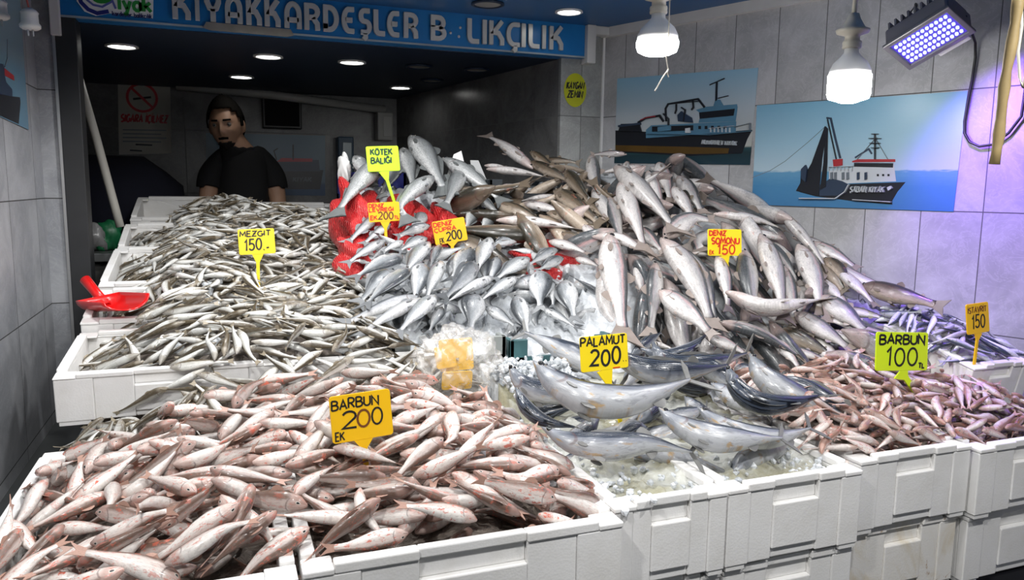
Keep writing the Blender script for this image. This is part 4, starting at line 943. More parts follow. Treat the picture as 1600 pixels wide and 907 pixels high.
def fishmat(name, belly, side, back, lo=.42, hi=.80, head=None, blotch=None, band=None, stripes=False, scales=0.0, specks=0.0, eye=True, stain=None, rough=.27, varamt=.22):
    g = NB(name); uv = g.uv(); u, v, _ = g.xyz(uv)
    oi = g.node('ShaderNodeObjectInfo').outputs['Random']
    at = g.node('ShaderNodeAttribute', attribute_name='isl').outputs['Fac']
    rnd = g.math('FRACT', g.math('ADD', oi, at))
    r2 = g.math('FRACT', g.math('MULTIPLY', rnd, 17.3)); r3 = g.math('FRACT', g.math('MULTIPLY', rnd, 41.7))
    pos = g.comb(g.math('ADD', u, g.math('MULTIPLY', rnd, 37.0)), g.math('ADD', g.math('MULTIPLY', v, .6), g.math('MULTIPLY', r2, 11.0)), 0.0)
    n, _ = g.noise(pos, 7.0, 4, 0.6); nf, _ = g.noise(pos, 30.0, 3, 0.6)
    vv = g.math('ADD', v, g.math('ADD', g.math('MULTIPLY', g.math('SUBTRACT', n, .5), .22), g.math('MULTIPLY', g.math('SUBTRACT', r2, .5), .16)))
    mid = (lo + hi) / 2
    c = g.mix(g.step(vv, lo - .12, mid), belly, side)
    if band: c = g.mix(g.math('MULTIPLY', g.math('MULTIPLY', g.step(vv, band[0] - .12, band[0]), g.step(vv, band[0] + .13, band[0] + .02)), g.math('MULTIPLY', r3, band[2])), c, band[1])
    bk = g.step(vv, mid, hi)
    if stripes:
        w = g.math('SINE', g.math('ADD', g.math('MULTIPLY', v, 95.0), g.math('MULTIPLY', u, -26.0)))
        st = g.math('MULTIPLY', g.step(w, -.1, .5), g.step(v, .60, .72))
        bcol = g.mix(st, tuple(x * 2.6 + .03 for x in back), tuple(x * .5 for x in back))
        c = g.mix(bk, c, bcol)
    else: c = g.mix(bk, c, back)
    if head: c = g.mix(g.math('MULTIPLY', g.step(u, .225, .15), .65), c, head)
    if blotch:
        b = g.math('MULTIPLY', g.step(g.math('ADD', n, g.math('MULTIPLY', g.math('SUBTRACT', nf, .5), .5)), blotch[1], blotch[1] + .10), g.math('MULTIPLY', g.math('ADD', .25, r3), blotch[2]))
        c = g.mix(b, c, blotch[0])
    if stain: c = g.mix(g.math('MULTIPLY', g.math('MULTIPLY', g.step(n, .56, .66), g.step(v, .55, .30)), stain[1]), c, stain[0])
    if scales:
        vo = g.node('ShaderNodeTexVoronoi'); vo.inputs['Scale'].default_value = 75; g.l.new(g.comb(u, g.math('MULTIPLY', v, .55), 0.0), vo.inputs['Vector'])
        c = g.mix(g.math('MULTIPLY', g.step(vo.outputs['Distance'], .35, .75), scales), c, tuple(x * .45 for x in side))
    if specks:
        vo2 = g.node('ShaderNodeTexVoronoi'); vo2.inputs['Scale'].default_value = 34; g.l.new(g.comb(u, g.math('MULTIPLY', v, .5), rnd), vo2.inputs['Vector'])
        c = g.mix(g.math('MULTIPLY', g.math('MULTIPLY', g.step(vo2.outputs['Distance'], .22, .14), g.step(v, .5, .68)), specks), c, (.02, .02, .02))
    nm_, _ = g.noise(g.comb(g.math('ADD', u, r2), g.math('ADD', g.math('MULTIPLY', v, .8), r3), rnd), 13.0, 5, .7, .6)
    c = g.mix(g.math('MULTIPLY', g.step(nm_, .46, .68), .38), c, tuple(x * .42 for x in side))
    c = g.mix(g.math('MULTIPLY', g.math('MULTIPLY', g.step(g.math('ABSOLUTE', g.math('SUBTRACT', v, .40)), .035, .012), g.step(u, .085, .07)), .7), c, (.09, .05, .05))
    gl = g.math('ABSOLUTE', g.math('SUBTRACT', u, g.math('SUBTRACT', .225, g.math('MULTIPLY', g.math('POWER', g.math('SUBTRACT', g.math('MULTIPLY', v, 2.0), .95), 2.0), .07))))
    c = g.mix(g.math('MULTIPLY', g.math('MULTIPLY', g.step(gl, .015, .004), g.step(v, .12, .25)), g.math('MULTIPLY', g.step(v, .90, .78), .5)), c, (.10, .05, .045))
    if eye:
        eu = g.math('SUBTRACT', u, .085); ev = g.math('MULTIPLY', g.math('SUBTRACT', v, .68), .34)
        d = g.math('SQRT', g.math('ADD', g.math('MULTIPLY', eu, eu), g.math('MULTIPLY', ev, ev)))
        c = g.mix(g.step(d, .034, .029), c, (.55, .50, .45)); c = g.mix(g.step(d, .021, .017), c, (.008, .008, .010))
    hs = g.node('ShaderNodeHueSaturation'); g.l.new(c, hs.inputs['Color']); g.put(hs.inputs['Value'], g.math('ADD', 1 - varamt / 2, g.math('MULTIPLY', r3, varamt)))
    g.base(hs.outputs[0]); g.bump(nm_, .25, .004)
    return g.set(rough, 0.0, 0.6, 0.25)
FM = {
 'mullet': fishmat('red_mullet_skin', (.76, .71, .67), (.60, .50, .46), (.17, .105, .08), .42, .84, (.52, .33, .28), ((.60, .13, .08), .55, .85), None, rough=.25, varamt=.4),
 'small': fishmat('small_mullet_skin', (.74, .67, .63), (.60, .46, .42), (.27, .155, .12), .40, .84, (.50, .30, .24), ((.52, .13, .09), .55, .7), None, rough=.28, varamt=.4),
 'whiting': fishmat('whiting_skin', (.74, .74, .71), (.48, .47, .43), (.085, .064, .036), .38, .72, (.30, .26, .20), None, None, rough=.25, varamt=.5),
 'bream': fishmat('sea_bream_skin', (.70, .71, .72), (.30, .32, .34), (.040, .046, .054), .34, .90, (.22, .23, .24), None, None, scales=.4, eye=False, rough=.25, varamt=.35),
 'bass': fishmat('sea_bass_skin', (.64, .64, .64), (.38, .39, .41), (.08, .088, .10), .40, .86, (.32, .33, .34), None, None, scales=.3, eye=False),
 'croaker': fishmat('croaker_skin', (.52, .53, .53), (.26, .275, .28), (.06, .066, .07), .25, .95, (.20, .21, .21), None, None, scales=.45, eye=False),
 'salmon': fishmat('salmon_skin', (.62, .59, .575), (.36, .355, .365), (.05, .058, .064), .36, .78, (.47, .35, .32), ((.62, .30, .25), .62, .6), (.62, (.60, .34, .34), .8), specks=.6, scales=.22, eye=False, rough=.24, varamt=.3),
 'trout': fishmat('dark_trout_skin', (.42, .35, .28), (.13, .10, .07), (.03, .027, .019), .28, .80, (.16, .12, .085), ((.42, .14, .09), .60, .5), None, specks=.5, eye=False, varamt=.4),
 'bonito': fishmat('bonito_skin', (.42, .43, .45), (.175, .19, .225), (.007, .012, .022), .42, .68, (.18, .20, .235), None, None, stripes=True, eye=False, stain=((.45, .25, .03), .65), rough=.2, varamt=.25),
 'mackerel': fishmat('horse_mackerel_skin', (.62, .63, .68), (.38, .40, .46), (.045, .06, .09), .40, .78, None, None, None, rough=.22, varamt=.4),
}
def finmat(n, c): return plain(n, c, .35, var=.25, scale=60)
FIN = {'mullet': finmat('mullet_fin', (.46, .28, .22)), 'small': finmat('small_mullet_fin', (.50, .32, .27)), 'whiting': finmat('whiting_fin', (.36, .31, .23)), 'bream': finmat('bream_fin', (.16, .17, .18)), 'bass': finmat('bass_fin', (.22, .23, .24)),
       'croaker': finmat('croaker_fin', (.13, .14, .14)), 'salmon': finmat('salmon_fin', (.27, .225, .20)), 'trout': finmat('trout_fin', (.14, .11, .08)), 'bonito': finmat('bonito_fin', (.16, .16, .155)), 'mackerel': finmat('mackerel_fin', (.35, .36, .38))}
EYE = plain('fish_eye', (.012, .012, .014), .1); EYER = plain('fish_eye_ring', (.60, .56, .48), .3)

def frames(P, D):
    T = np.gradient(P, axis=0); T /= np.linalg.norm(T, axis=1)[:, None]
    D = D - T * np.sum(D * T, axis=1)[:, None]; D /= np.linalg.norm(D, axis=1)[:, None]
    return T, D, np.cross(T, D)
def build_fish(shape, P, D, kd=1.0, kw=1.0, ring=12, full=True):
    """body and fins along the line P (snout to tail root, even steps) with backs towards D"""
    sp = SPEC[shape]; n = len(P); u = np.linspace(0, 1, n)
    T, D, S = frames(P, D); L = float(np.sum(np.linalg.norm(np.diff(P, axis=0), axis=1)))
    a = np.array(sp['p']); top, bot, wid = (np.interp(u, a[:, 0], a[:, k]) * L * (kd if k < 3 else kw) for k in (1, 2, 3))
    th = np.arange(ring) * 2 * PI / ring + PI / ring
    s, c = np.sin(th), np.cos(th)
    V = P[:, None, :] + D[:, None, :] * (np.where(s > 0, top[:, None], bot[:, None]) * s)[..., None] + S[:, None, :] * (wid[:, None] * np.sign(c) * np.abs(c) ** .85)[..., None]
    V = V.reshape(-1, 3); uv = np.stack([np.repeat(u, ring), np.tile(.5 + .5 * s, n)], 1)
    Fc = []
    for i in range(n - 1):
        for k in range(ring): Fc.append((i * ring + k, i * ring + (k + 1) % ring, (i + 1) * ring + (k + 1) % ring, (i + 1) * ring + k))
    V = np.vstack([V, P[0] - T[0] * .006 * L, P[-1] + T[-1] * .01 * L]); uv = np.vstack([uv, [0, .5], [1, .5]])
    for k in range(ring): Fc.append((n * ring, (k + 1) % ring, k)); Fc.append((n * ring + 1, (n - 1) * ring + k, (n - 1) * ring + (k + 1) % ring))
    out = {'body': (V, Fc, uv)}
    def plate(pts, nrm, t):
        """a closed outline (fan about its first point) given a little thickness"""
        pts = np.array(pts); m = len(pts)
        A = np.vstack([pts + nrm * t, pts - nrm * t]); f = []
        for i in range(1, m - 1): f += [(0, i, i + 1), (m, m + i + 1, m + i)]
        for i in range(m): j = (i + 1) % m; f.append((i, m + i, m + j, j))
        return A, f
    tl, sprd, notch = (x * L for x in sp['tail']); p, t, d, sd = P[-1] - T[-1] * .015 * L, T[-1], D[-1], S[-1]
    pd = float(top[-1]) * .95
    pts = [p + t * (tl - notch), p + t * tl * .82 + d * sprd * .55, p + t * tl + d * sprd, p + t * tl * .62 + d * sprd * .70, p + d * pd, p - d * pd, p + t * tl * .62 - d * sprd * .70, p + t * tl - d * sprd, p + t * tl * .82 - d * sprd * .55]
    out['tail_fin'] = plate(pts, sd, .0035 * L)
    def fin(u0, u1, h, sgn, lean=.5):
        m = 5 if not full else 7; uu = np.linspace(u0, u1, m); b, tp = [], []
        for k, q in enumerate(uu):
            i = min(int(q * (n - 1)), n - 2); f = q * (n - 1) - i
            pp = P[i] * (1 - f) + P[i + 1] * f; dd = unit(D[i] * (1 - f) + D[i + 1] * f); tt = unit(T[i]); r = (top if sgn > 0 else bot)[i] * (1 - f) + (top if sgn > 0 else bot)[i + 1] * f
            hh = h * L * (1 - k / (m - 1)) ** .6 * min(1, .35 + k * .5)
            b.append(pp + dd * sgn * r * .9); tp.append(pp + dd * sgn * (r + hh) + tt * hh * lean)
        nn = S[int((u0 + u1) / 2 * (n - 1))]
        A = np.vstack([np.array(b) + nn * .004 * L, np.array(b) - nn * .004 * L, np.array(tp)]); f = []
        for k in range(m - 1): f += [(k, k + 1, 2 * m + k + 1, 2 * m + k), (m + k + 1, m + k, 2 * m + k, 2 * m + k + 1)]
        f += [(0, 2 * m, m), (m - 1, 2 * m - 1, 3 * m - 1)]
        return A, f
    def side_fin(u0, vh, ln, w, sgn, down=.35):
        i = int(u0 * (n - 1)); r = wid[i]
        o = P[i] + S[i] * sgn * r * .93 * math.sqrt(max(.05, 1 - vh * vh)) + D[i] * vh * (bot[i] if vh < 0 else top[i])
        ax = unit(T[i] + S[i] * sgn * .10 - D[i] * down * .4); ay = unit(D[i] - ax * np.dot(D[i], ax)); nz = np.cross(ax, ay)
        o = o + S[i] * sgn * .004 * L
        return plate([o + ax * ln * a * L + ay * w * b * L for a, b in ((0, .2), (0, -.2), (.35, -.5), (.8, -.45), (1.0, -.1), (.85, .25), (.4, .45))], nz, .0025 * L)
    if full:
        for k, (u0, u1, h) in enumerate(sp['dors']): out['dorsal_fin' if k == 0 else 'rear_dorsal_fin'] = fin(u0, u1, h, 1)
        out['anal_fin'] = fin(*sp['anal'], -1)
        for s_, nm in ((1, 'pectoral_fin'), (-1, 'pectoral_fin ')): out[nm] = side_fin(.25, -.25, .125 if shape != 'bonito' else .065, .04 if shape != 'bonito' else .026, s_)
        for s_, nm in ((1, 'pelvic_fin'), (-1, 'pelvic_fin ')): out[nm] = side_fin(.36 if shape != 'salmon' else .52, -.92, .08, .034, s_, .6)
        i = max(1, int(.09 * (n - 1)))
        for s_, nm in ((1, 'eye'), (-1, 'eye ')):
            o = P[i] + D[i] * top[i] * .38 + S[i] * s_ * wid[i] * .86; er = L * (.021 if shape in ('salmon', 'bonito') else .024)
            A, f = [], []
            for a in range(4):
                for b in range(10):
                    ph = PI / 2 * a / 4; A.append(o + S[i] * s_ * er * .55 * math.sin(ph) + (T[i] * math.cos(b * PI / 5) + D[i] * math.sin(b * PI / 5)) * er * math.cos(ph))
            A.append(o + S[i] * s_ * er * .55)
            for a in range(3):
                for b in range(10): f.append((a * 10 + b, a * 10 + (b + 1) % 10, (a + 1) * 10 + (b + 1) % 10, (a + 1) * 10 + b))
            for b in range(10): f.append((30 + b, 30 + (b + 1) % 10, 40))
            out[nm] = (np.array(A), f)
    else:
        out['dorsal_fin'] = fin(*sp['dors'][0], 1)
    return out, L
def part_mat(nm, skin):
    if nm == 'body': return FM[skin]
    if nm.startswith('eye'): return [EYE, EYER]
    return FIN[skin]
def fish_object(name, parts, skin, loc, label, cat, group):
    """one fish: its body is the thing, fins and eyes are its parts"""
    loc = np.asarray(loc, float); root = None
    for nm, d in parts.items():
        V, Fc = d[0] - loc, d[1]; nm = nm.strip()
        mi = [1 if i < 10 else 0 for i in range(len(Fc))] if nm == 'eye' else None
        me = mesh_data(name if nm == 'body' else name + '_' + nm, V, Fc, part_mat(nm, skin), smooth=nm in ('body', 'eye'), uv=d[2] if len(d) > 2 else None, mi=mi)
        if root is None: root = link(name, me); root.location = loc; tag(root, label, cat, group)
        else: link(nm, me, root)
    return root

# ---- the small fish: a few bent and rolled models of each kind, settled one by one onto the heaps
def small_models(shape, n, r2, kd=1.0):
    out = []
    for k in range(n):
        roll = r2.choice([0, PI]) + r2.normal(0, .45) if k % 5 else r2.choice([PI / 2, -PI / 2]) + r2.normal(0, .4)
        ky, kz = r2.normal(0, .055), r2.normal(-.012, .018); s2 = r2.normal(0, .025)
        N = 13; u = np.linspace(0, 1, N)
        P = np.stack([.5 - u, ky * (4 * (u - .5) ** 2) - s2 * np.sin(2 * PI * u), kz * (4 * (u - .5) ** 2)], 1); P[:, 1] -= ky * .33
        D = np.tile([0, math.cos(roll), math.sin(roll)], (N, 1))
        parts, L = build_fish(shape, P, D, kd, kd, ring=10, full=False)
        c, s = abs(math.cos(roll)), abs(math.sin(roll)); a = np.array(SPEC[shape]['p'])
        hd, hw = kd * (a[:, 1].max() + a[:, 2].max()) / 2, kd * a[:, 3].max()
        out.append(dict(parts=parts, half=hd * c + hw * s, thick=hd * s * .8 + hw * c))
    return out
def settle(T, mask, box, models, Ls, n_max, r2, depth=2.0, align=.65, dx=.005, axis=0.0, clip=.5, ymin=-9.0, xmin=-9.0, stop=.010):
    x0, x1, y0, y1 = box; nx, ny = int((x1 - x0) / dx), int((y1 - y0) / dx)
    gx, gy = np.meshgrid(x0 + (np.arange(nx) + .5) * dx, y0 + (np.arange(ny) + .5) * dx)
    mk_ = mask(gx, gy); Tz = T(gx, gy); th = np.mean([m['thick'] for m in models]) * np.mean(Ls)
    Hc = np.where(mk_, Tz - depth * 2 * th, Tz - depth * 2 * th - .02); ID = np.full((ny, nx), -1); got = []
    cells = np.flatnonzero(mk_.ravel()); order = []
    for it in range(n_max * 7):
        if it % 40 == 0:
            df = (Tz - Hc).ravel()[cells]; w = np.clip(df - .05 * th, 0, None) ** 1.3
            if w.sum() < 1e-9 or (df > .3 * th).mean() < stop: break
            order = list(r2.choice(cells, 40, p=w / w.sum()))
        c = order.pop(); cx, cy = gx.ravel()[c], gy.ravel()[c]
        if Tz.ravel()[c] - Hc.ravel()[c] < .0: continue
        m = int(r2.integers(len(models))); L = r2.uniform(*Ls)
        yaw = axis + r2.normal(0, .5) + r2.choice([0, PI]) if r2.random() < align else r2.uniform(0, 2 * PI)
        half, tk = models[m]['half'] * L, models[m]['thick'] * L
        ca, sa = math.cos(yaw), math.sin(yaw); s = np.linspace(-.5, .55, 9) * L
        if cy - abs(.6 * L * sa) - .4 * half < ymin or cx - abs(.6 * L * ca) - .4 * half < xmin: continue
        hs = np.full(9, -9.0)
        for lat in (-.6, 0, .6):
            ix = np.clip(((cx + s * ca * -1 * -1 - lat * half * sa - x0) / dx).astype(int), 0, nx - 1); iy = np.clip(((cy + s * sa + lat * half * ca - y0) / dx).astype(int), 0, ny - 1)
            hs = np.maximum(hs, Hc[iy, ix])
        A = np.polyfit(s, hs, 1); A[0] = np.clip(A[0], -clip, clip); ln = A[0] * s + (hs - A[0] * s).mean()
        z0 = (hs - A[0] * s).mean() + .55 * max(0, float((hs - ln).max()))
        if z0 + tk * 1.5 > T(np.array(cx), np.array(cy)) + 1.7 * th + tk: continue
        e1 = unit([ca, sa, A[0]])
        ixm, iym = int(np.clip((cx - x0) / dx, 0, nx - 1)), int(np.clip((cy - y0) / dx, 0, ny - 1))
        q = lambda lat: Hc[int(np.clip((cy + lat * ca - y0) / dx, 0, ny - 1)), int(np.clip((cx - lat * sa - x0) / dx, 0, nx - 1))]
        ls = np.clip((q(half) - q(-half)) / (2 * half), -.6, .6) * .6
        e3 = unit(np.cross(e1, unit([-sa, ca, ls]))); e2 = np.cross(e3, e1)
        zc = z0 + tk * .92
        got.append((cx, cy, zc, e1, e2, e3, L, m))
        R = int(.62 * L / dx) + 1; xa, xb, ya, yb = max(ixm - R, 0), min(ixm + R + 1, nx), max(iym - R, 0), min(iym + R + 1, ny)
        X, Y = gx[ya:yb, xa:xb] - cx, gy[ya:yb, xa:xb] - cy
        t = (X * ca + Y * sa) / L; l = (-X * sa + Y * ca) / half
        taper = np.clip(1.15 - np.abs(t - .12) * 1.7, .12, 1); ins = (np.abs(t) < .55) & (np.abs(l) < taper)
        zt = zc + A[0] * t * L + tk * taper * np.sqrt(np.clip(1 - (l / taper) ** 2, 0, 1))
        up = ins & (zt > Hc[ya:yb, xa:xb]); Hc[ya:yb, xa:xb][up] = zt[up]; ID[ya:yb, xa:xb][up] = len(got) - 1
        if len(got) >= n_max: break
    cnt = np.bincount(ID[ID >= 0], minlength=len(got)) * dx * dx
    return got, cnt
def pile(name, skin, models, got, cnt, n_things, label, cat, group, stuff_label):
    vis = []
    for k, f in enumerate(got):
        if cnt[k] < 6e-5: continue
        d = depth_of(f[:3]); p = np.array(f[:3]) - CAM; px = CX + F * np.dot(p, RIGHT) / d; py = CY - F * np.dot(p, UPV) / d
        inside = -25 < px < 1625 and -25 < py < 932
        vis.append((cnt[k] / d ** 2 * (1 if inside else .01), k))
    vis.sort(reverse=True)
    data = [{nm: mesh_data(name if nm == 'body' else name + '_' + nm, d[0], d[1], part_mat(nm, skin), smooth=nm == 'body', uv=d[2] if len(d) > 2 else None) for nm, d in m['parts'].items()} for m in models]
    protos = {}
    for r, (sc, k) in enumerate(vis[:n_things]):
        x, y, z, e1, e2, e3, L, m = got[k]
        mat_ = Matrix(((e1[0] * L, e2[0] * L, e3[0] * L, x), (e1[1] * L, e2[1] * L, e3[1] * L, y), (e1[2] * L, e2[2] * L, e3[2] * L, z), (0, 0, 0, 1)))
        if m not in protos:
            o = link(name, data[m]['body']); kids = [link(nm, me, o) for nm, me in data[m].items() if nm != 'body']; protos[m] = (o, kids)
            tag(o, label, cat, group)
        else:
            o0, k0 = protos[m]; o = o0.copy(); COL.objects.link(o)
            for q in k0: c = q.copy(); c.parent = o; COL.objects.link(c)
        o.matrix_world = mat_
    rest = vis[n_things:]
    if rest:
        V, Fc, UV, isl, mi = [], [], [], [], []; b = 0
        for sc, k in rest:
            x, y, z, e1, e2, e3, L, m = got[k]; Rm = np.stack([e1, e2, e3], 1) * L; rv = random.random()
            for nm, d in models[m]['parts'].items():
                A = d[0] @ Rm.T + np.array([x, y, z]); V.append(A); Fc += [tuple(b + i for i in f) for f in d[1]]; mi += [0 if nm == 'body' else 1] * len(d[1])
                UV.append(d[2] if len(d) > 2 else np.zeros((len(A), 2))); isl += [rv] * len(A); b += len(A)
        me = mesh_data(name + '_heap', np.vstack(V), Fc, [FM[skin], FIN[skin]], smooth=True, uv=np.vstack(UV), mi=mi)
        at = me.attributes.new('isl', 'FLOAT', 'POINT'); at.data.foreach_set('value', np.array(isl, dtype=np.float32))
        tag(link(name + '_heap', me), stuff_label, cat, kind='stuff')
    return len(vis)
r2 = np.random.default_rng(11)
mods = small_models('mullet', 22, r2, 1.42)
got, cnt = settle(T_left, lambda X, Y: (X > -.30) & (X < .53) & (Y > .997) & (Y < 1.60 + .03 * np.sin(X * 9)) & (X < .585 - .07 * sm((1.2 - Y) / .2)), (-.40, .66, .90, 1.70), mods, (.098, .122), 1600, r2, 2.2, ymin=.982, xmin=-.322, stop=.0015)
print('mullet', len(got), pile('red_mullet', 'mullet', mods, got, cnt, 300, 'red blotched mullet lying in the heap of the two front boxes', 'fish', 'red mullet of the front boxes', 'the smaller glimpses of red mullet deep in the front heap'))
mods = small_models('whiting', 22, r2, 1.3)
def wmask(X, Y): return (X > -.285) & (X < np.where(Y < 1.74, .53, .37 + .10 * sm((Y - 2.3) / .9))) & (Y > np.where(X < -.02, 1.575, 1.615 + .03 * np.sin(X * 9))) & (Y < 3.53) & ~((Y > 1.685) & (Y < 1.735) & (X < -.08))
got, cnt = settle(T_left, wmask, (-.40, .62, 1.55, 3.62), mods, (.088, .118), 3000, r2, 1.6, xmin=-.33)
print('whiting', len(got), pile('whiting', 'whiting', mods, got, cnt, 300, 'brown backed silver whiting in the wide heap of foam boxes', 'fish', 'whiting of the left heap', 'the rest of the whiting in the heap climbing to the back'))
mods = small_models('mullet', 16, r2, 1.25)
got, cnt = settle(T_right, lambda X, Y: (X > 1.075) & (X < 1.685) & (Y > 1.072) & (Y < 1.46 + .03 * np.sin(9 * X)), (1.0, 1.76, 1.0, 1.56), mods, (.070, .092), 1400, r2, 1.6, .55, dx=.004, ymin=1.062)
print('small', len(got), pile('small_mullet', 'small', mods, got, cnt, 300, 'small pinkish mullet in the boxes under the lime green barbun sign', 'fish', 'small mullet of the right boxes', 'the rest of the small pinkish mullet in the right boxes'))
mods = small_models('whiting', 12, r2, 1.2)
def T_mack(X, Y): return .985 + .22 * (Y - 1.235) + .004 + .012 * np.sin(X * 20)
got, cnt = settle(T_mack, lambda X, Y: (X > 1.625) & (X < np.minimum(1.82, 1.365 + (YF - Y) * .3976 - .03)) & (Y > 1.27) & (Y < 1.51), (1.56, 1.90, 1.2, 1.6), mods, (.085, .115), 300, r2, 1.4, .5)
print('mackerel', len(got), pile('horse_mackerel', 'mackerel', mods, got, cnt, 200, 'slim bluish silver horse mackerel in the box by the right wall', 'fish', 'horse mackerel by the right wall', 'the rest of the horse mackerel'))
# ------------------------------------------------------------------ red net sacks, film and paper round the croakers
g = NB('red_net'); f, _ = g.noise(g.vmul(g.obj(), (30, 30, 90)), 3.0, 4, .6, 1.5); w = g.node('ShaderNodeTexWave', wave_type='BANDS'); w.inputs['Scale'].default_value = 75; w.inputs['Distortion'].default_value = 5.0; g.l.new(g.obj(), w.inputs['Vector'])
g.base(g.mix(g.math('MULTIPLY', w.outputs['Fac'], g.step(f, .3, .7)), (.52, .008, .014), (.80, .12, .11))); g.bump(w.outputs['Fac'], .6, .004); M['red_net'] = g.set(.4, 0, .5)
def sack(px, py, sx, sy, sz, label, seed, drop=.05):
    p = hit(px, py, H_mid) - np.array([0, 0, drop])
    o = rumple('net_sack', (0, 0, 0), sx, sy, sz, M['red_net'], label, 'sack', seed, 20); o['group'] = 'red net sacks'; o.location = Vector(p)
    nz = normal_of(H_mid, p); o.rotation_euler = Vector((0, nz[1], nz[2])).to_track_quat('Z', 'Y').to_euler() if False else (math.atan2(-nz[1], nz[2]), 0, 0)
    return o
sack(560, 325, .085, .17, .085, 'red net sack with white mesh threads, under the leftmost croakers', 21, .035)
sack(555, 385, .055, .09, .05, 'red net sack bulging between the whiting and the bream', 22, .03)
sack(640, 330, .10, .18, .07, 'red net sack under the croakers behind the orange price tags', 23, .055)
sack(700, 345, .10, .16, .06, 'red net sack showing under the long croaker', 24, .055)
sack(860, 385, .12, .10, .05, 'red net sack showing in patches under the trout', 25, .05)
p = hit(545, 275, H_mid); o = rumple('plastic_bag', (0, 0, 0), .020, .03, .055, M['white_pl'], 'white plastic bag end sticking up beside the red sack', 'bag', 31); o.location = Vector(p + np.array([-.01, .03, .02]))
bm = bmesh.new(); p = hit(715, 290, H_mid); prism(bm, [(-.06, -.06), (.05, -.07), (.03, .10), (.0, .085)], p + np.array([0, .02, .03]), X3, unit([0, .4, 1]), unit([0, -1, .4]), 0, .003)
tag(bm_obj('paper_sheet', bm, M['white_pl']), 'white paper corner standing up behind the croakers', 'paper')
bm = bmesh.new(); p = hit(770, 305, H_mid); prism(bm, [(-.05, -.10), (.03, -.10), (-.02, .10), (-.05, .10)], p + np.array([-.02, .0, .03]), X3, unit([0, .5, 1]), unit([0, -1, .5]), 0, .003)
g = NB('grey_film'); g.base((.45, .46, .46)); M['film'] = g.set(.25)
tag(bm_obj('plastic_film', bm, M['film']), 'grey plastic film hanging over the corner of the black crate', 'plastic film')

# ------------------------------------------------------------------ the large fish, one by one
ORI = {'B': (540, 380, 4.4444), 'C': (500, 220, 4.5333), 'T': (720, 220, 3.995), 'S': (900, 350, 3.995), 'R': (1200, 400, 3.995), 'P': (780, 520, 2.857)}
DIRS = {'N': (0, -1), 'S': (0, 1), 'E': (1, 0), 'W': (-1, 0), 'NE': (.7, -.7), 'NW': (-.7, -.7), 'SE': (.7, .7), 'SW': (-.7, .7)}
BIG = {}
def catmull(P, n):
    P = np.asarray(P, float)
    if len(P) == 2: P = np.array([P[0], (P[0] + P[1]) / 2, P[1]])
    Q = np.vstack([2 * P[0] - P[1], P, 2 * P[-1] - P[-2]]); out = []
    for i in range(1, len(Q) - 2):
        for t in np.linspace(0, 1, 24, endpoint=False):
            a, b, c, d = Q[i - 1:i + 3]; out.append(.5 * (2 * b + (c - a) * t + (2 * a - 5 * b + 4 * c - d) * t * t + (3 * b - a - 3 * c + d) * t ** 3))
    out.append(P[-1]); out = np.array(out); s = np.r_[0, np.cumsum(np.linalg.norm(np.diff(out, axis=0), axis=1))]
    return np.stack([np.interp(np.linspace(0, s[-1], n), s, out[:, k]) for k in range(3)], 1)
def big(heap, kind, shape, skin, key, pts, dd='E', el=0, w=None, lift=0.0, look='', up=None, tw=0.0, kw=1.0):
    ox, oy, k = ORI[key]; px = [(ox + a / k, oy + b / k) for a, b in pts]
    mid = px[len(px) // 2] if len(px) > 2 else ((px[0][0] + px[1][0]) / 2, (px[0][1] + px[1][1]) / 2)
    pm = hit(*mid, H_mid); n = normal_of(H_mid, pm) if up is None else unit(up)
    pm0 = pm.copy(); P = np.array([on_p(a, b, pm, n) for a, b in px])
    ch = np.linalg.norm(P[-1] - P[0]); 
    P = catmull(P, 22); L = float(np.sum(np.linalg.norm(np.diff(P, axis=0), axis=1)))
    a = np.array(SPEC[shape]['p']); hd, hw = (a[:, 1] + a[:, 2]).max(), a[:, 3].max()
    kd = 1.0
    if w and abs(el) < 55:
        body = hd * abs(math.cos(math.radians(el))) + 2 * hw * kw * abs(math.sin(math.radians(el)))
        kd = float(np.clip((w / k * depth_of(pm) / F) / (body * L), .72, 1.5))
    kww = kw * (1 + (kd - 1) * .6)
    e = math.radians(el); d2 = DIRS[dd]; sd = RIGHT * d2[0] - UPV * d2[1]
    T = np.gradient(P, axis=0); T /= np.linalg.norm(T, axis=1)[:, None]
    D = []
    for t in T:
        q = sd - n * np.dot(sd, n); q = unit(q - t * np.dot(q, t)); D.append(q * math.cos(e) + n * math.sin(e))
    half = (hw * kww * abs(math.cos(e)) + hd / 2 * kd * abs(math.sin(e))) * L
    P = P + n * (half * .75 + lift)
    # the fish sags a little towards both ends, over the ones beneath it
    s = np.linspace(-1, 1, len(P)); P = P - n[None, :] * (.03 * L * s ** 2)[:, None]
    parts, _ = build_fish(shape, P, np.array(D), kd, kww, ring=16)
    BIG.setdefault(heap, []).append((mid, kind, skin, parts, P[10], look))
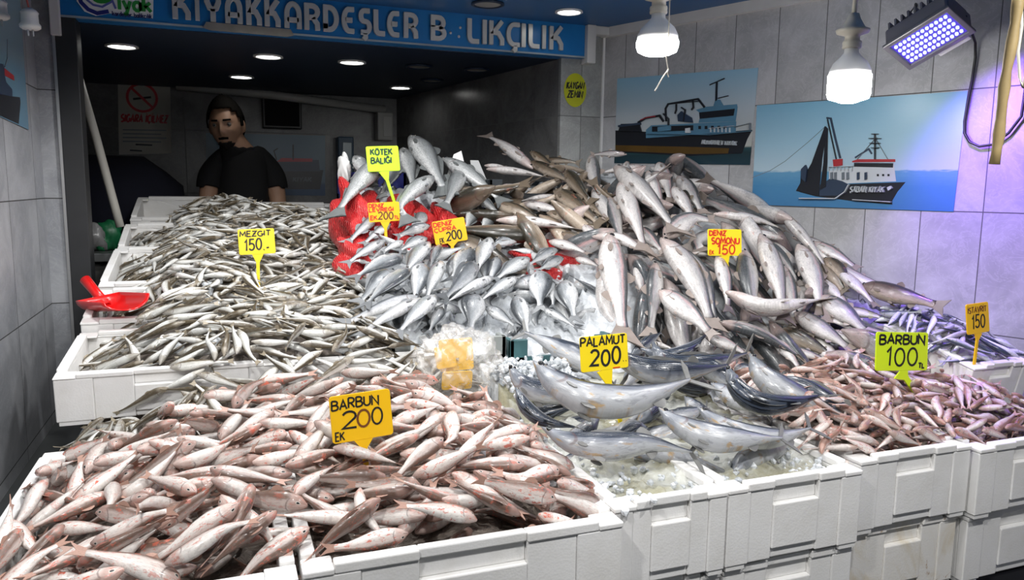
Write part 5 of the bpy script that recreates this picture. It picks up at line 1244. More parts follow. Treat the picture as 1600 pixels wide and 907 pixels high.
# sea bream on the ice
BR = [([(1265, 165), (1050, 300)], 'NW', -10, 150, .02, 'white bellied sea bream with dark head'), ([(985, 50), (890, 290)], 'W', -35, 110, .025, 'belly-up white sea bream'), ([(850, 90), (740, 285)], 'E', 10, 160, .015, 'grey scaled sea bream'),
      ([(640, 50), (590, 190)], 'E', 40, 80, .005, 'dark sea bream'), ([(575, 60), (410, 265)], 'NW', -15, 120, .02, 'pale sea bream with grey flank'), ([(390, 120), (90, 260)], 'S', 0, 150, .01, 'broad white and grey sea bream'),
      ([(425, 265), (150, 500)], 'SE', 25, 130, .025, 'sea bream with dark back towards the viewer'), ([(335, 240), (110, 440)], 'NW', 20, 100, .01, 'grey backed sea bream'), ([(520, 195), (475, 450)], 'E', 0, 150, .02, 'grey sided sea bream head up'),
      ([(655, 195), (550, 455)], 'W', -40, 100, .015, 'white sea bream'), ([(895, 255), (680, 470)], 'NW', 50, 100, .03, 'black backed sea bream'), ([(1005, 315), (700, 480)], 'NW', -45, 110, .02, 'white bellied sea bream'),
      ([(1175, 305), (935, 455)], 'N', -25, 115, .02, 'white sea bream with pinkish belly'), ([(1330, 250), (1345, 490)], 'E', 10, 185, .015, 'round grey scaled sea bream tail down'), ([(1475, 115), (1280, 215)], 'N', 45, 80, .025, 'dark backed sea bream'),
      ([(1515, 165), (1345, 245)], 'N', 45, 80, .02, 'dark grey sea bream'), ([(500, 425), (30, 600)], 'N', 25, 80, .015, 'long silver bass', 'bass'), ([(525, 470), (115, 705)], 'N', -20, 90, .03, 'long white bellied bass', 'bass'),
      ([(615, 455), (365, 700)], 'NW', -20, 140, .03, 'large white sea bream at the crate edge'), ([(660, 480), (580, 640)], 'E', 10, 90, .01, 'grey sea bream with spread tail'), ([(890, 425), (848, 655)], 'W', 0, 180, .025, 'scaled silver sea bream tail down'),
      ([(955, 495), (1155, 615)], 'N', 30, 100, .012, 'silver sea bream tail to the right'), ([(1170, 430), (1245, 690)], 'W', -25, 130, .02, 'white sea bream tail down over teal crate'), ([(1360, 500), (1585, 625)], 'N', -15, 95, .015, 'white sea bream lying across the ice'),
      ([(1530, 310), (1585, 560)], 'W', 0, 150, .02, 'sea bream with dark forehead'), ([(1440, 320), (1440, 465)], 'E', -30, 95, .008, 'pale sea bream'), ([(1040, 130), (1000, 300)], 'E', 5, 95, .01, 'grey sea bream'), ([(945, 120), (965, 290)], 'E', 35, 70, .004, 'dark grey sea bream'),
      ([(560, 20), (380, 100)], 'N', 10, 100, .02, 'sea bream with dark head'), ([(280, 40), (30, 190)], 'N', 10, 70, .025, 'silver bass with red gill', 'bass'), ([(400, 20), (270, 85)], 'N', 20, 70, .01, 'small grey bass', 'bass'), ([(1210, 5), (1000, 65)], 'N', 30, 100, .01, 'dark grey sea bream'),
      ([(1310, 90), (1160, 70)], 'N', -10, 90, .005, 'pale sea bream'), ([(230, 130), (60, 130)], 'N', 20, 90, -.005, 'grey sea bream'), ([(760, 560), (900, 640)], 'N', -20, 110, -.01, 'white sea bream half in the ice')]
for b in BR:
    sh = b[6] if len(b) > 6 else 'bream'
    big('the sea bream on ice', 'sea_bass' if sh == 'bass' else 'sea_bream', sh, sh, 'B', b[0], b[1], b[2], b[3], b[4], b[5])
CR = [([(240, 190), (345, 370)], 'E', 10, 115, .03, 'grey croaker head up'), ([(440, 265), (140, 615)], 'NW', -25, 95, .045, 'long pale croaker head up'), ([(550, 245), (435, 440)], 'E', 30, 110, .02, 'dark greenish croaker'), ([(575, 130), (650, 390)], 'E', 0, 120, .03, 'grey scaled croaker'),
      ([(620, 95), (845, 450)], 'E', 10, 140, .05, 'large grey croaker head up'), ([(785, 395), (560, 600), (575, 675)], 'NW', -15, 130, .06, 'croaker with raised head'), ([(985, 335), (870, 560)], 'W', 10, 135, .05, 'silver grey croaker head up'), ([(840, 240), (1225, 515)], 'NE', 15, 95, .05, 'long slender croaker with red slit'),
      ([(1000, 430), (1240, 590)], 'NE', 15, 120, .03, 'grey croaker with red gash along its flank'), ([(450, 560), (215, 755)], 'NW', 10, 90, .02, 'silver bass under the orange tag'), ([(500, 640), (320, 770)], 'N', 10, 75, .02, 'small bass beneath the orange tag'), ([(1310, 600), (1150, 590)], 'N', -10, 110, .02, 'round pale fish end on'),
      ([(1080, 540), (1030, 660)], 'E', -10, 100, .015, 'pale croaker'), ([(1200, 590), (1140, 680)], 'E', -20, 100, .015, 'pale croaker belly up'), ([(740, 560), (660, 660)], 'W', 20, 110, .01, 'dark croaker'), ([(770, 650), (560, 720)], 'N', 25, 100, .015, 'dark grey bass behind the bream'), ([(800, 260), (880, 400)], 'E', 25, 100, .01, 'dark croaker beneath the large one')]
for b in CR:
    sh = 'bass' if 'bass' in b[5] else 'croaker'
    big('the croakers on red sacks', 'sea_bass' if sh == 'bass' else 'croaker', sh, sh, 'C', *b[:5], look=b[5])
TR = [([(445, 275), (185, 75)], 'NE', 0, 85, .06, 'pinkish trout with its tail in the air', 'salmon'), ([(470, 265), (290, 140)], 'NE', 20, 65, .045, 'olive trout', 'trout'), ([(140, 225), (300, 245)], 'N', -30, 70, .035, 'white bellied trout', 'salmon'), ([(155, 270), (505, 315)], 'N', -30, 75, .05, 'long white bellied trout', 'salmon'),
      ([(440, 155), (610, 290)], 'NE', 30, 75, .05, 'dark backed trout', 'trout'), ([(440, 240), (695, 365)], 'NE', 40, 85, .06, 'black backed trout over the crate rim', 'trout'), ([(250, 320), (430, 350)], 'N', -10, 60, .02, 'pale trout inside the crate', 'salmon'), ([(575, 240), (790, 290)], 'N', -20, 95, .03, 'white bellied trout', 'salmon'),
      ([(640, 270), (750, 360)], 'NE', -10, 80, .04, 'silver trout', 'salmon'), ([(690, 300), (835, 490)], 'NE', 30, 85, .06, 'black backed trout', 'trout'), ([(520, 190), (730, 205)], 'N', 40, 50, .04, 'dark trout at the back of the crate', 'trout'), ([(605, 400), (870, 590)], 'NE', 25, 115, .04, 'broad olive brown trout', 'trout'),
      ([(550, 515), (790, 600)], 'N', 20, 90, .03, 'brown trout', 'trout'), ([(390, 450), (640, 510)], 'N', 0, 80, .03, 'pinkish grey trout', 'salmon'), ([(600, 405), (380, 435)], 'N', -20, 60, .03, 'thin white trout', 'salmon'), ([(200, 465), (490, 575)], 'N', 10, 120, .03, 'reddish brown trout', 'trout'),
      ([(760, 440), (940, 570)], 'NE', 25, 85, .04, 'dark trout', 'trout'), ([(225, 590), (700, 640)], 'N', -30, 75, .04, 'long white bellied trout', 'salmon'), ([(640, 640), (810, 700)], 'N', 20, 70, .03, 'small brown trout', 'trout'), ([(560, 690), (780, 760)], 'N', -20, 110, .025, 'white trout with pink belly', 'salmon'),
      ([(870, 600), (760, 590)], 'N', 0, 90, .03, 'dark trout head down', 'trout'), ([(780, 600), (880, 700)], 'NE', -10, 80, .035, 'silver trout head', 'salmon')]
for b in TR: big('the trout round the black crate', 'trout', 'salmon', b[6] if len(b) > 6 else b[5], 'T', *b[:5], look=b[5])
S1 = [('T', [(835, 145), (875, 400)], 'E', -5, 95, .03, 'pink striped salmon head up'), ('T', [(845, 380), (1010, 650)], 'NE', -25, 95, .03, 'white salmon'), ('T', [(980, 295), (1325, 660)], 'NE', -30, 120, .06, 'long white salmon lying slantwise'), ('T', [(1015, 395), (1155, 780)], 'E', -40, 145, .06, 'white bellied salmon with red fins'),
      ('T', [(935, 430), (1020, 700)], 'W', 20, 90, .035, 'dark backed salmon'), ('T', [(1050, 190), (1050, 350)], 'E', -20, 75, .03, 'narrow salmon belly out'), ('T', [(1155, 220), (885, 255)], 'N', -15, 85, .025, 'salmon lying across the top'), ('T', [(1050, 160), (850, 160)], 'N', 45, 50, .04, 'black backed salmon at the very top'),
      ('T', [(1175, 295), (1265, 540)], 'E', -30, 105, .05, 'pale salmon head up'), ('T', [(1240, 220), (1310, 440)], 'E', -20, 130, .035, 'broad pale salmon head up'), ('T', [(1185, 210), (1270, 250)], 'N', -20, 75, .02, 'pale salmon head'), ('T', [(1350, 285), (1490, 490)], 'NE', 0, 110, .03, 'salmon by the wall with bluish back'),
      ('T', [(1320, 400), (1440, 610)], 'E', -30, 130, .05, 'white salmon head up'), ('T', [(1115, 590), (1250, 730)], 'NE', 15, 95, .02, 'grey brown salmon'), ('T', [(1110, 310), (1170, 420)], 'E', -10, 85, .02, 'grey salmon half hidden'), ('T', [(1380, 340), (1420, 540)], 'E', 35, 80, .025, 'dark olive salmon'),
      ('T', [(1250, 730), (1400, 620), (1520, 610)], 'NW', 10, 170, .06, 'big speckled salmon'), ('T', [(1255, 520), (1380, 650)], 'NE', 20, 90, .02, 'grey salmon under the white one'), ('T', [(840, 700), (1000, 720), (1190, 810)], 'N', -15, 95, .05, 'pinkish salmon with its tail to the right'), ('T', [(730, 800), (870, 850)], 'N', -20, 85, .03, 'small white salmon with pink belly'),
      ('S', [(225, 205), (255, 430), (310, 790)], 'E', -25, 205, .06, 'big white salmon head up, red mouth slit'), ('S', [(485, 225), (640, 430), (775, 720)], 'NE', -5, 185, .07, 'big silver salmon with bluish back'), ('S', [(480, 320), (450, 730)], 'W', 10, 115, .04, 'dark sided salmon head up'), ('S', [(570, 200), (740, 400), (825, 660)], 'NE', 5, 120, .04, 'silver salmon with violet back'),
      ('S', [(835, 285), (870, 420), (900, 600)], 'E', -20, 130, .05, 'pale salmon head up'), ('S', [(1000, 250), (1010, 430), (1060, 640)], 'W', 10, 155, .05, 'dark grey salmon head up'), ('S', [(1085, 180), (1150, 380), (1220, 650)], 'E', -15, 165, .065, 'large pale silver salmon'), ('S', [(1245, 335), (1325, 660)], 'E', 10, 110, .045, 'bluish silver salmon'),
      ('S', [(1345, 240), (1420, 420), (1480, 630)], 'E', -10, 160, .06, 'white bellied salmon head up'), ('S', [(1225, 35), (1340, 180), (1495, 370)], 'NE', -35, 105, .06, 'long white salmon belly out'), ('S', [(850, 590), (1080, 700), (1390, 640)], 'N', -55, 150, .08, 'white salmon curved like a bow'), ('S', [(465, 580), (600, 690), (760, 830)], 'NE', 10, 205, .08, 'rainbow sided salmon with pink stripe'),
      ('S', [(830, 715), (1080, 800), (1320, 920)], 'SW', 20, 125, .05, 'olive backed salmon'), ('S', [(685, 260), (870, 275)], 'N', -50, 60, .04, 'thin white salmon with pink marks'), ('S', [(1130, 165), (1220, 260), (1340, 420)], 'NE', 40, 100, .03, 'violet black backed salmon'), ('S', [(1145, 600), (1310, 700)], 'N', 20, 95, .03, 'violet grey salmon'),
      ('S', [(760, 760), (1010, 870)], 'N', 10, 115, .03, 'pinkish grey salmon'), ('S', [(1390, 660), (1610, 800)], 'NE', 10, 125, .04, 'pink sided salmon'), ('S', [(1250, 720), (1570, 900)], 'N', 35, 115, .03, 'dark brown salmon'), ('S', [(1520, 330), (1640, 500)], 'NE', 30, 115, .045, 'dark olive salmon'),
      ('S', [(1390, 185), (1610, 330)], 'NE', 5, 95, .04, 'violet backed salmon by the wall'), ('S', [(1260, 150), (1020, 95)], 'N', -10, 70, .03, 'pale violet salmon behind the price tag'), ('S', [(830, 0), (1050, 35), (1230, 80)], 'N', -20, 75, .03, 'pink and white salmon by the wall'), ('S', [(1330, 140), (1560, 190)], 'N', 10, 60, .03, 'salmon tail lit violet'),
      ('S', [(960, 820), (1110, 910)], 'N', 10, 95, .02, 'small grey salmon'), ('S', [(430, 790), (610, 850)], 'N', -40, 75, .02, 'white salmon belly above the bonito'), ('S', [(960, 190), (1010, 300)], 'E', 0, 100, .02, 'violet grey salmon behind the price tag'), ('S', [(380, 300), (420, 520)], 'E', -20, 100, .02, 'pale salmon between two big ones'),
      ('R', [(250, 5), (510, 150)], 'NE', 0, 95, .05, 'long pale salmon by the wall'), ('R', [(360, 120), (560, 250), (800, 320)], 'NE', -5, 95, .05, 'long pink violet salmon by the wall'), ('R', [(420, 190), (640, 400)], 'NE', -30, 120, .055, 'white salmon'), ('R', [(610, 310), (820, 380), (1060, 440)], 'N', 25, 150, .06, 'dark brown salmon, tail to the right'),
      ('R', [(300, 370), (440, 470), (580, 580)], 'NE', 10, 160, .06, 'pinkish silver salmon'), ('R', [(440, 390), (720, 445)], 'N', 0, 75, .03, 'slim violet salmon'), ('R', [(140, 450), (300, 560), (460, 660)], 'NE', 5, 140, .05, 'pink sided salmon in the lower heap'), ('R', [(20, 530), (360, 690)], 'N', 40, 100, .03, 'dark brown salmon low in the heap'),
      ('R', [(370, 560), (740, 665)], 'N', -5, 110, .04, 'pale salmon above the small mullet'), ('R', [(0, 590), (150, 770)], 'NE', 0, 115, .04, 'grey salmon next to the bonito'), ('R', [(90, 640), (340, 720)], 'N', 20, 75, .03, 'brown salmon low beside the mullet'), ('R', [(1000, 510), (1190, 590)], 'N', 30, 85, .03, 'dark salmon by the mackerel box'), ('R', [(970, 570), (1140, 700)], 'NE', 30, 70, .02, 'black salmon tail above the mullet'),
      ('R', [(330, 130), (420, 210), (470, 300)], 'NE', 35, 105, .06, 'olive black salmon with wet shine'), ('R', [(310, 190), (480, 370)], 'NE', -5, 110, .03, 'pale grey salmon'), ('R', [(560, 540), (700, 620)], 'N', -10, 80, .02, 'pink salmon behind the lime sign')]
for key, pts, dd, el, w, lf, look in S1: big('the salmon heap', 'salmon', 'salmon', 'trout' if ('olive black' in look or 'dark brown' in look or 'dark olive' in look) else 'salmon', key, pts, dd, el, w, lf, look)
UPB = (-.05, -.62, .78)
B1 = [([(105, 275), (190, 380), (330, 455), (500, 460), (640, 415), (770, 352)], 'N', -20, 130, .085, 'big silver bonito curved like a bow'), ([(25, 210), (70, 290), (150, 335), (300, 345), (500, 322)], 'N', 30, 80, .03, 'blue black bonito with its snout highest'), ([(45, 335), (90, 430), (170, 490), (300, 510)], 'SW', 20, 95, .05, 'blue black bonito snout beneath big silver one'),
      ([(155, 520), (270, 590), (430, 615), (600, 600), (800, 625)], 'N', 5, 120, .05, 'yellow stained silver bonito along the ice'), ([(655, 445), (730, 520), (860, 580), (1010, 590), (1180, 575)], 'N', -15, 140, .06, 'orange stained silver bonito'), ([(180, 190), (240, 260), (330, 300), (480, 300)], 'N', 0, 95, .025, 'silver bonito snout behind bow shaped one'),
      ([(470, 280), (380, 200), (250, 130), (100, 50)], 'N', 10, 130, .02, 'grey bonito, tail up towards the bag'), ([(455, 172), (510, 260), (640, 310), (800, 300), (945, 265)], 'N', 35, 105, .075, 'dark green backed bonito with yellow tail'), ([(640, 135), (670, 210), (760, 250), (900, 235), (1045, 185)], 'N', 30, 85, .055, 'dark backed bonito with checked flank'),
      ([(600, 140), (690, 180), (790, 160), (885, 80)], 'S', 35, 85, .04, 'dark bonito, tail raised to the right'), ([(930, 288), (970, 400), (1060, 465), (1190, 460), (1320, 420)], 'S', 25, 120, .085, 'deep blue bonito curved over a silver one'), ([(795, 340), (860, 410), (960, 440)], 'N', 0, 100, .03, 'silver bonito snout in the middle'),
      ([(840, 410), (930, 490), (1050, 545), (1190, 550), (1330, 500)], 'N', -15, 115, .04, 'yellowish silver bonito with raised tail'), ([(1045, 210), (1090, 310), (1190, 390), (1320, 450), (1480, 500)], 'NE', -5, 130, .075, 'silver bonito snout up'), ([(800, 170), (900, 240), (990, 300), (1080, 360)], 'NE', 30, 115, .035, 'dark blue bonito between two silver ones'),
      ([(1160, 290), (1270, 330), (1420, 420), (1590, 520)], 'NE', 25, 115, .05, 'dark blue bonito next to the small mullet'), ([(960, 185), (1060, 230), (1150, 255), (1290, 268)], 'N', 5, 85, .03, 'silver bonito behind the snout-up one'), ([(560, 160), (625, 110), (695, 55)], 'N', 20, 75, .03, 'black tailed bonito behind the palamut sign'),
      ([(680, 420), (770, 440), (890, 398)], 'N', 0, 85, .035, 'small silver bonito tail end'), ([(900, 300), (1000, 370), (1140, 430)], 'NE', -10, 110, .045, 'white bellied bonito under the deep blue one'), ([(640, 470), (560, 470), (480, 520)], 'S', 10, 90, .02, 'dark bonito beneath the orange stained one')]
for pts, dd, el, w, lf, look in B1: big('the bonito', 'bonito', 'bonito', 'bonito', 'P', pts, dd, 50 if el >= 20 else el + 8, w, lf + .006, look, up=UPB)
ORD = 'first second third fourth fifth sixth seventh eighth ninth tenth eleventh twelfth thirteenth fourteenth fifteenth sixteenth'.split()
for heap, fl_ in BIG.items():
    fl_.sort(key=lambda q: q[0][1]); rows = max(1, round(len(fl_) / 7)); per = math.ceil(len(fl_) / rows)
    for r in range(rows):
        row = sorted(fl_[r * per:(r + 1) * per], key=lambda q: q[0][0])
        for i, (mid, kind, skin, parts, loc, look) in enumerate(row):
            fish_object(kind, parts, skin, loc, '%s, %s from left in %s row of %s' % (look, ORD[i], ORD[r], {'the sea bream on ice': 'bream', 'the croakers on red sacks': 'croakers', 'the trout round the black crate': 'trout', 'the salmon heap': 'salmon', 'the bonito': 'bonito'}[heap]), 'fish', kind.replace('_', ' ') + ' of ' + heap)
# fish buried lower in the heaps
r2 = np.random.default_rng(23)
def buried(kind, skin, shape, mask, box, drop, Ls, n, axis, label, group, keep):
    md = small_models(shape, 8, r2)
    got, cnt = settle(lambda X, Y: H_mid(X, Y) - drop, mask, box, md, Ls, n, r2, 1.2, .8, dx=.008, axis=axis, clip=.95)
    pile(kind, skin, md, got, cnt, keep, label, 'fish', group, 'other buried fish of the heap')
buried('salmon', 'salmon', 'salmon', lambda X, Y: (X > 1.0) & (X < 1.365 + (YF - Y) * .3976 - .05) & (Y > 1.66 - .28 * sm((X - 1.1) / .5)) & (Y < 2.25) & (X < 1.60), (.9, 1.95, 1.3, 2.6), .035, (.24, .32), 140, PI / 2 + .2, 'salmon mostly buried under others in the heap by the wall', 'buried salmon', 100)
buried('trout', 'trout', 'salmon', lambda X, Y: (X > .72) & (X < 1.22) & (Y > 2.15) & (Y < 2.5), (.6, 1.3, 2.05, 2.6), .025, (.22, .30), 40, 2.4, 'dark trout mostly buried below the black crate', 'buried trout', 40)
buried('sea_bream', 'bream', 'bream', lambda X, Y: (X > .36) & (X < 1.0) & (Y > 1.86) & (Y < 2.25), (.3, 1.1, 1.75, 2.35), .022, (.11, .14), 45, .8, 'sea bream mostly buried in the ice', 'buried sea bream', 45)
buried('bonito', 'bonito', 'bonito', lambda X, Y: (X > .60) & (X < 1.12) & (Y > 1.14) & (Y < 1.62), (.5, 1.25, 1.0, 1.75), .012, (.19, .22), 26, .1, 'bonito mostly buried under the others on the ice', 'buried bonito', 26)
# ------------------------------------------------------------------ price tags
def price_tag(quad, base, Hf, mat_, texts, label, backlean=.12, fwd=0.0):
    """a plate on a stem stuck in the heap. texts: (string, x, y, w, h, ink, stroke) in plate widths/heights from the lower left"""
    b = hit(*base, Hf); nn = unit([.05, -1, backlean]); b = b + np.array([0, .01 - fwd, -.01 - fwd * .35])
    C4 = [on_p(px, py, b, nn) for px, py in quad]
    o = C4[3]; ux = unit(C4[2] - C4[3]); W = (np.linalg.norm(C4[2] - C4[3]) + np.linalg.norm(C4[1] - C4[0])) / 2; Hh = (np.linalg.norm(C4[0] - C4[3]) + np.linalg.norm(C4[1] - C4[2])) / 2
    un = nn; ux = unit(ux - un * np.dot(ux, un)); uy = np.cross(un, ux)
    if uy[2] < 0: uy = -uy
    t = empty('price_tag', b, label, 'price tag', 'price tags')
    r = .07 * Hh; bm = bmesh.new(); poly = []
    for cx, cy, a0 in ((W - r, r, -90), (W - r, Hh - r, 0), (r, Hh - r, 90), (r, r, 180)): poly += arc(cx, cy, r, r, a0, a0 + 90, 4)
    prism(bm, poly, o, ux, uy, un, -.0015, .0015); par(bm_obj('plate', bm, mat_, bevel=.0006, seg=1), t)
    m = o + ux * W * .5; L = np.linalg.norm(b - m); bm = bmesh.new()
    ax = unit(b - m); ay = unit(np.cross(un, ax)); s0 = W * .17
    prism(bm, [(-.002, -s0), (.35 * L * .6 + .003, -.085 * W * .55), (L + .03, -.004), (L + .03, .004), (.35 * L * .6 + .003, .085 * W * .55), (-.002, s0)], m, ax, ay, un, -.0022, .0010); par(bm_obj('stem', bm, mat_), t)
    for s, x, y, w, h, ink, st in texts:
        bm = bmesh.new(); write(bm, s, x * W, y * Hh, w * W, h * Hh, st * W, o, ux, uy, un, .0014, .0022, jit=.05, lean=.05); par(bm_obj('handwriting', bm, M[ink]), t)
    return t
price_tag([(369, 359), (427, 357), (430, 396), (374, 399)], (404, 446), T_left, M['ytag'], [('MEZGIT', .05, .72, .84, .2, 'ink', .035), ('150.-', .16, .17, .66, .42, 'ink', .045)], 'yellow price tag reading mezgit 150 stuck in the whiting')
price_tag([(510, 622), (606, 607), (614, 679), (520, 695)], (575, 735), T_left, M['otag'], [('BARBUN', .03, .71, .76, .2, 'ink', .028), ('2', .18, .28, .22, .36, 'ink', .035), ('0', .42, .28, .2, .36, 'ink_brown', .035), ('0', .66, .30, .17, .36, 'ink', .030), ('EK', .05, .06, .14, .17, 'ink', .022)], 'worn orange yellow price tag reading barbun 200 stuck in the red mullet')
price_tag([(900, 528), (973, 522), (983, 574), (908, 583)], (946, 632), H_mid, M['ytag'], [('PALAMUT', .01, .72, .93, .24, 'ink', .032), ('200', .20, .15, .62, .45, 'ink', .045), ('-', .66, .03, .15, .1, 'ink_red', .02), ('..', .88, .2, .08, .1, 'ink', .02)], 'yellow price tag reading palamut 200 stuck behind the bonito', fwd=.10)
price_tag([(573, 318), (622, 315), (626, 345), (577, 348)], (605, 384), H_mid, M['otag'], [('DENİZ', .03, .76, .45, .17, 'ink_red', .035), ('LEVREĞİ', .03, .54, .76, .17, 'ink_red', .035), ('200', .30, .12, .46, .36, 'ink_brown', .04), ('EK', .05, .12, .2, .2, 'ink_red', .035), ('TL', .8, .12, .14, .15, 'ink_red', .03)], 'orange price tag with red writing stuck in front of the red sacks')
price_tag([(669, 348), (720, 341), (731, 375), (681, 384)], (709, 394), H_mid, M['otag'], [('DENİZ', .03, .76, .55, .17, 'ink_red', .035), ('ÇUPRA', .03, .54, .66, .16, 'ink_red', .03), ('200', .36, .12, .46, .36, 'ink', .04), ('EK', .14, .04, .12, .22, 'ink', .025)], 'orange yellow price tag with red writing stuck in the sea bream')
price_tag([(574, 229), (624, 228), (626, 267), (575, 269)], (601, 288), H_mid, M['gtag'], [('KÖTEK', .13, .66, .66, .22, 'ink_green', .045), ('BALIĞI', .12, .32, .62, .22, 'ink_green', .045)], 'bright green price tag above the croakers', fwd=.20)
price_tag([(1103, 359), (1156, 358), (1158, 400), (1106, 400)], (1128, 432), H_mid, M['ytag'], [('DENİZ', .04, .76, .48, .17, 'ink_red', .035), ('SOMONU', .10, .45, .82, .22, 'ink_red', .04), ('150', .28, .06, .5, .34, 'ink_red', .04), ('EK', .04, .06, .12, .14, 'ink_red', .022)], 'yellow price tag with red writing stuck in the salmon heap', fwd=.06)
price_tag([(1370, 520), (1450, 519), (1449, 579), (1367, 580)], (1406, 592), T_right, M['lgtag'], [('BARBUN', .06, .69, .86, .23, 'ink', .03), ('100', .20, .14, .58, .44, 'ink', .03), ('TL', .82, .07, .11, .12, 'ink', .022)], 'lime green price tag reading barbun 100 behind the small mullet', fwd=.07)
price_tag([(1495, 482), (1529, 481), (1547, 518), (1511, 524)], (1530, 558), T_mack, M['otag'], [('İSTAVRİT', .06, .70, .82, .18, 'ink_brown', .03), ('150', .22, .18, .56, .42, 'ink', .045)], 'slanting orange yellow price tag stuck in the horse mackerel')

# ------------------------------------------------------------------ clear bag with spare tags
pb_ = hit(716, 612, T_left)
pb_ = on_y(718, 612, 1.64)
plastic = NB('clear_plastic'); n_, _ = plastic.noise(plastic.obj(), 28, 4, .6, 1.2); plastic.base((.88, .87, .85)); plastic.bump(n_, .6, .006)
M['clear'] = plastic.set(.12, 0, .6, .3, 0, plastic.math('ADD', .20, plastic.math('MULTIPLY', plastic.step(n_, .46, .70), .5)))
r2 = np.random.default_rng(41); bm = bmesh.new(); bmesh.ops.create_icosphere(bm, subdivisions=5, radius=1)
for v in bm.verts:
    q = np.array(v.co); k = 1 + .10 * math.sin(7 * q[0] + 3 * q[2]) + .08 * math.sin(9 * q[2] - 5 * q[1] + 1) + .05 * math.sin(19 * q[0] + 13 * q[2] + 2) + .035 * math.sin(31 * q[2] - 23 * q[0]) + .03 * abs(math.sin(26 * q[0] + 17 * q[1]))
    v.co = Vector((q[0] * .092 * k, q[1] * .055 * k, max(q[2], -.93) * .078 * k))
bag = bm_obj('plastic_bag', bm, M['clear'], smooth=True); bag.location = Vector(pb_ + np.array([0, .01, .068])); tag(bag, 'crumpled clear plastic bag holding spare orange tags', 'bag')
for dx, dy, dz, rz, rx, w, h in ((.004, .030, .010, .12, -.15, .085, .075), (-.012, -.030, -.036, -.08, .25, .070, .045), (-.030, .004, .012, .35, -.25, .055, .05)):
    bm = bmesh.new(); r = .006; poly = []
    for cx, cy, a0 in ((w / 2 - r, -h / 2 + r, -90), (w / 2 - r, h / 2 - r, 0), (-w / 2 + r, h / 2 - r, 90), (-w / 2 + r, -h / 2 + r, 180)): poly += arc(cx, cy, r, r, a0, a0 + 90, 4)
    prism(bm, poly, (0, 0, 0), X3, Z3, NY, -.0015, .0015); o = bm_obj('spare_tag', bm, M['otag'])
    o.location = bag.location + Vector((dx, dy, dz)); o.rotation_euler = (rx, 0, rz); tag(o, 'blank orange tag packed inside the clear plastic bag', 'price tag', 'spare tags in the bag')

# ------------------------------------------------------------------ red scoop
sc = empty('fish_scoop', on_x(150, 465, -.30), 'red plastic scoop with round handle lying on the whiting', 'scoop')
a, b = on_x(133, 437, -.34), on_x(167, 478, -.285)
bm = bmesh.new(); tube(bm, [a, a + (b - a) * .5, b], [.0135, .012, .013], 16, cap=False)
ob = bm_obj('handle', bm, M['red_pl'], smooth=True); md_ = ob.modifiers.new('wall', 'SOLIDIFY'); md_.thickness = .003; par(ob, sc)
p0, p1 = on_x(156, 474, -.300), on_x(208, 474, -.205); ax = unit(p1 - p0); L = float(np.linalg.norm(p1 - p0)); up = unit(np.array([0, -.25, 1]) - ax * np.dot([0, -.25, 1], ax)); sd = np.cross(ax, up)
V, Fc = [], []; ns, nr = 9, 11
for i in range(ns):
    t = i / (ns - 1); rr = .055 * (1 - .1 * t); wd = .052
    for k in range(nr):
        th = PI + PI * k / (nr - 1); cut = max(0.0, t - .35) * .06
        V.append(p0 + ax * (L * t + (.03 * abs(math.cos(th)) * -t)) + sd * wd * math.cos(th) + up * (.036 * math.sin(th) + .018 - 0 * cut) * (1 - .25 * t))
for i in range(ns - 1):
    for k in range(nr - 1): Fc.append((i * nr + k, i * nr + k + 1, (i + 1) * nr + k + 1, (i + 1) * nr + k))
V.append(p0 + up * .006); c = len(V) - 1
for k in range(nr - 1): Fc.append((c, k + 1, k))
Fc.append((c, 0, nr - 1))
ob = link('bowl', mesh_data('bowl', V, Fc, M['red_pl'], smooth=True)); md_ = ob.modifiers.new('wall', 'SOLIDIFY'); md_.thickness = .003; par(ob, sc)

# ------------------------------------------------------------------ the man in the dark room
YM = 3.86
def skin_mesh(pts, edges, sub=2):
    """a surface grown round a skeleton: points (x, y, z, rx, ry)"""
    me = bpy.data.meshes.new('skeleton'); me.from_pydata([p[:3] for p in pts], edges, [])
    o = bpy.data.objects.new('skeleton', me); COL.objects.link(o)
    o.modifiers.new('s', 'SKIN'); s = o.modifiers.new('d', 'SUBSURF'); s.levels = s.render_levels = sub
    for i, p in enumerate(pts): me.skin_vertices[0].data[i].radius = (p[3], p[4] if len(p) > 4 else p[3])
    me.skin_vertices[0].data[0].use_root = True
    bpy.context.view_layer.update(); dg = bpy.context.evaluated_depsgraph_get()
    ev = o.evaluated_get(dg); m2 = bpy.data.meshes.new_from_object(ev); bpy.data.objects.remove(o)
    V = np.array([v.co[:] for v in m2.vertices]); Fc = [tuple(p.vertices) for p in m2.polygons]
    return V, Fc
hx, hz = float(on_y(354, 198, YM)[0]), float(on_y(354, 198, YM)[2])
sx0, sx1 = float(on_y(335, 262, YM)[0]), float(on_y(421, 262, YM)[0]); zs = float(on_y(375, 243, YM)[2]); cxm = (sx0 + sx1) / 2
man = empty('person', (cxm, YM, 0), 'man with short black hair, beard and black t-shirt standing in the dark room', 'person')
J = [(cxm, YM + .03, .93, .14, .11), (cxm, YM + .03, 1.08, .108, .10), (cxm, YM + .02, 1.24, .112, .105), (cxm, YM + .01, 1.39, .120, .10), (cxm - .005, YM - .005, zs + .012, .072, .07), (hx + .022, YM - .03, zs + .075, .054, .056), (hx + .008, YM - .03, hz - .03, .056, .06)]
E_ = [(i, i + 1) for i in range(6)]
def chain(root, pts):
    k = root
    for p in pts: J.append(p); E_.append((k, len(J) - 1)); k = len(J) - 1
    return k
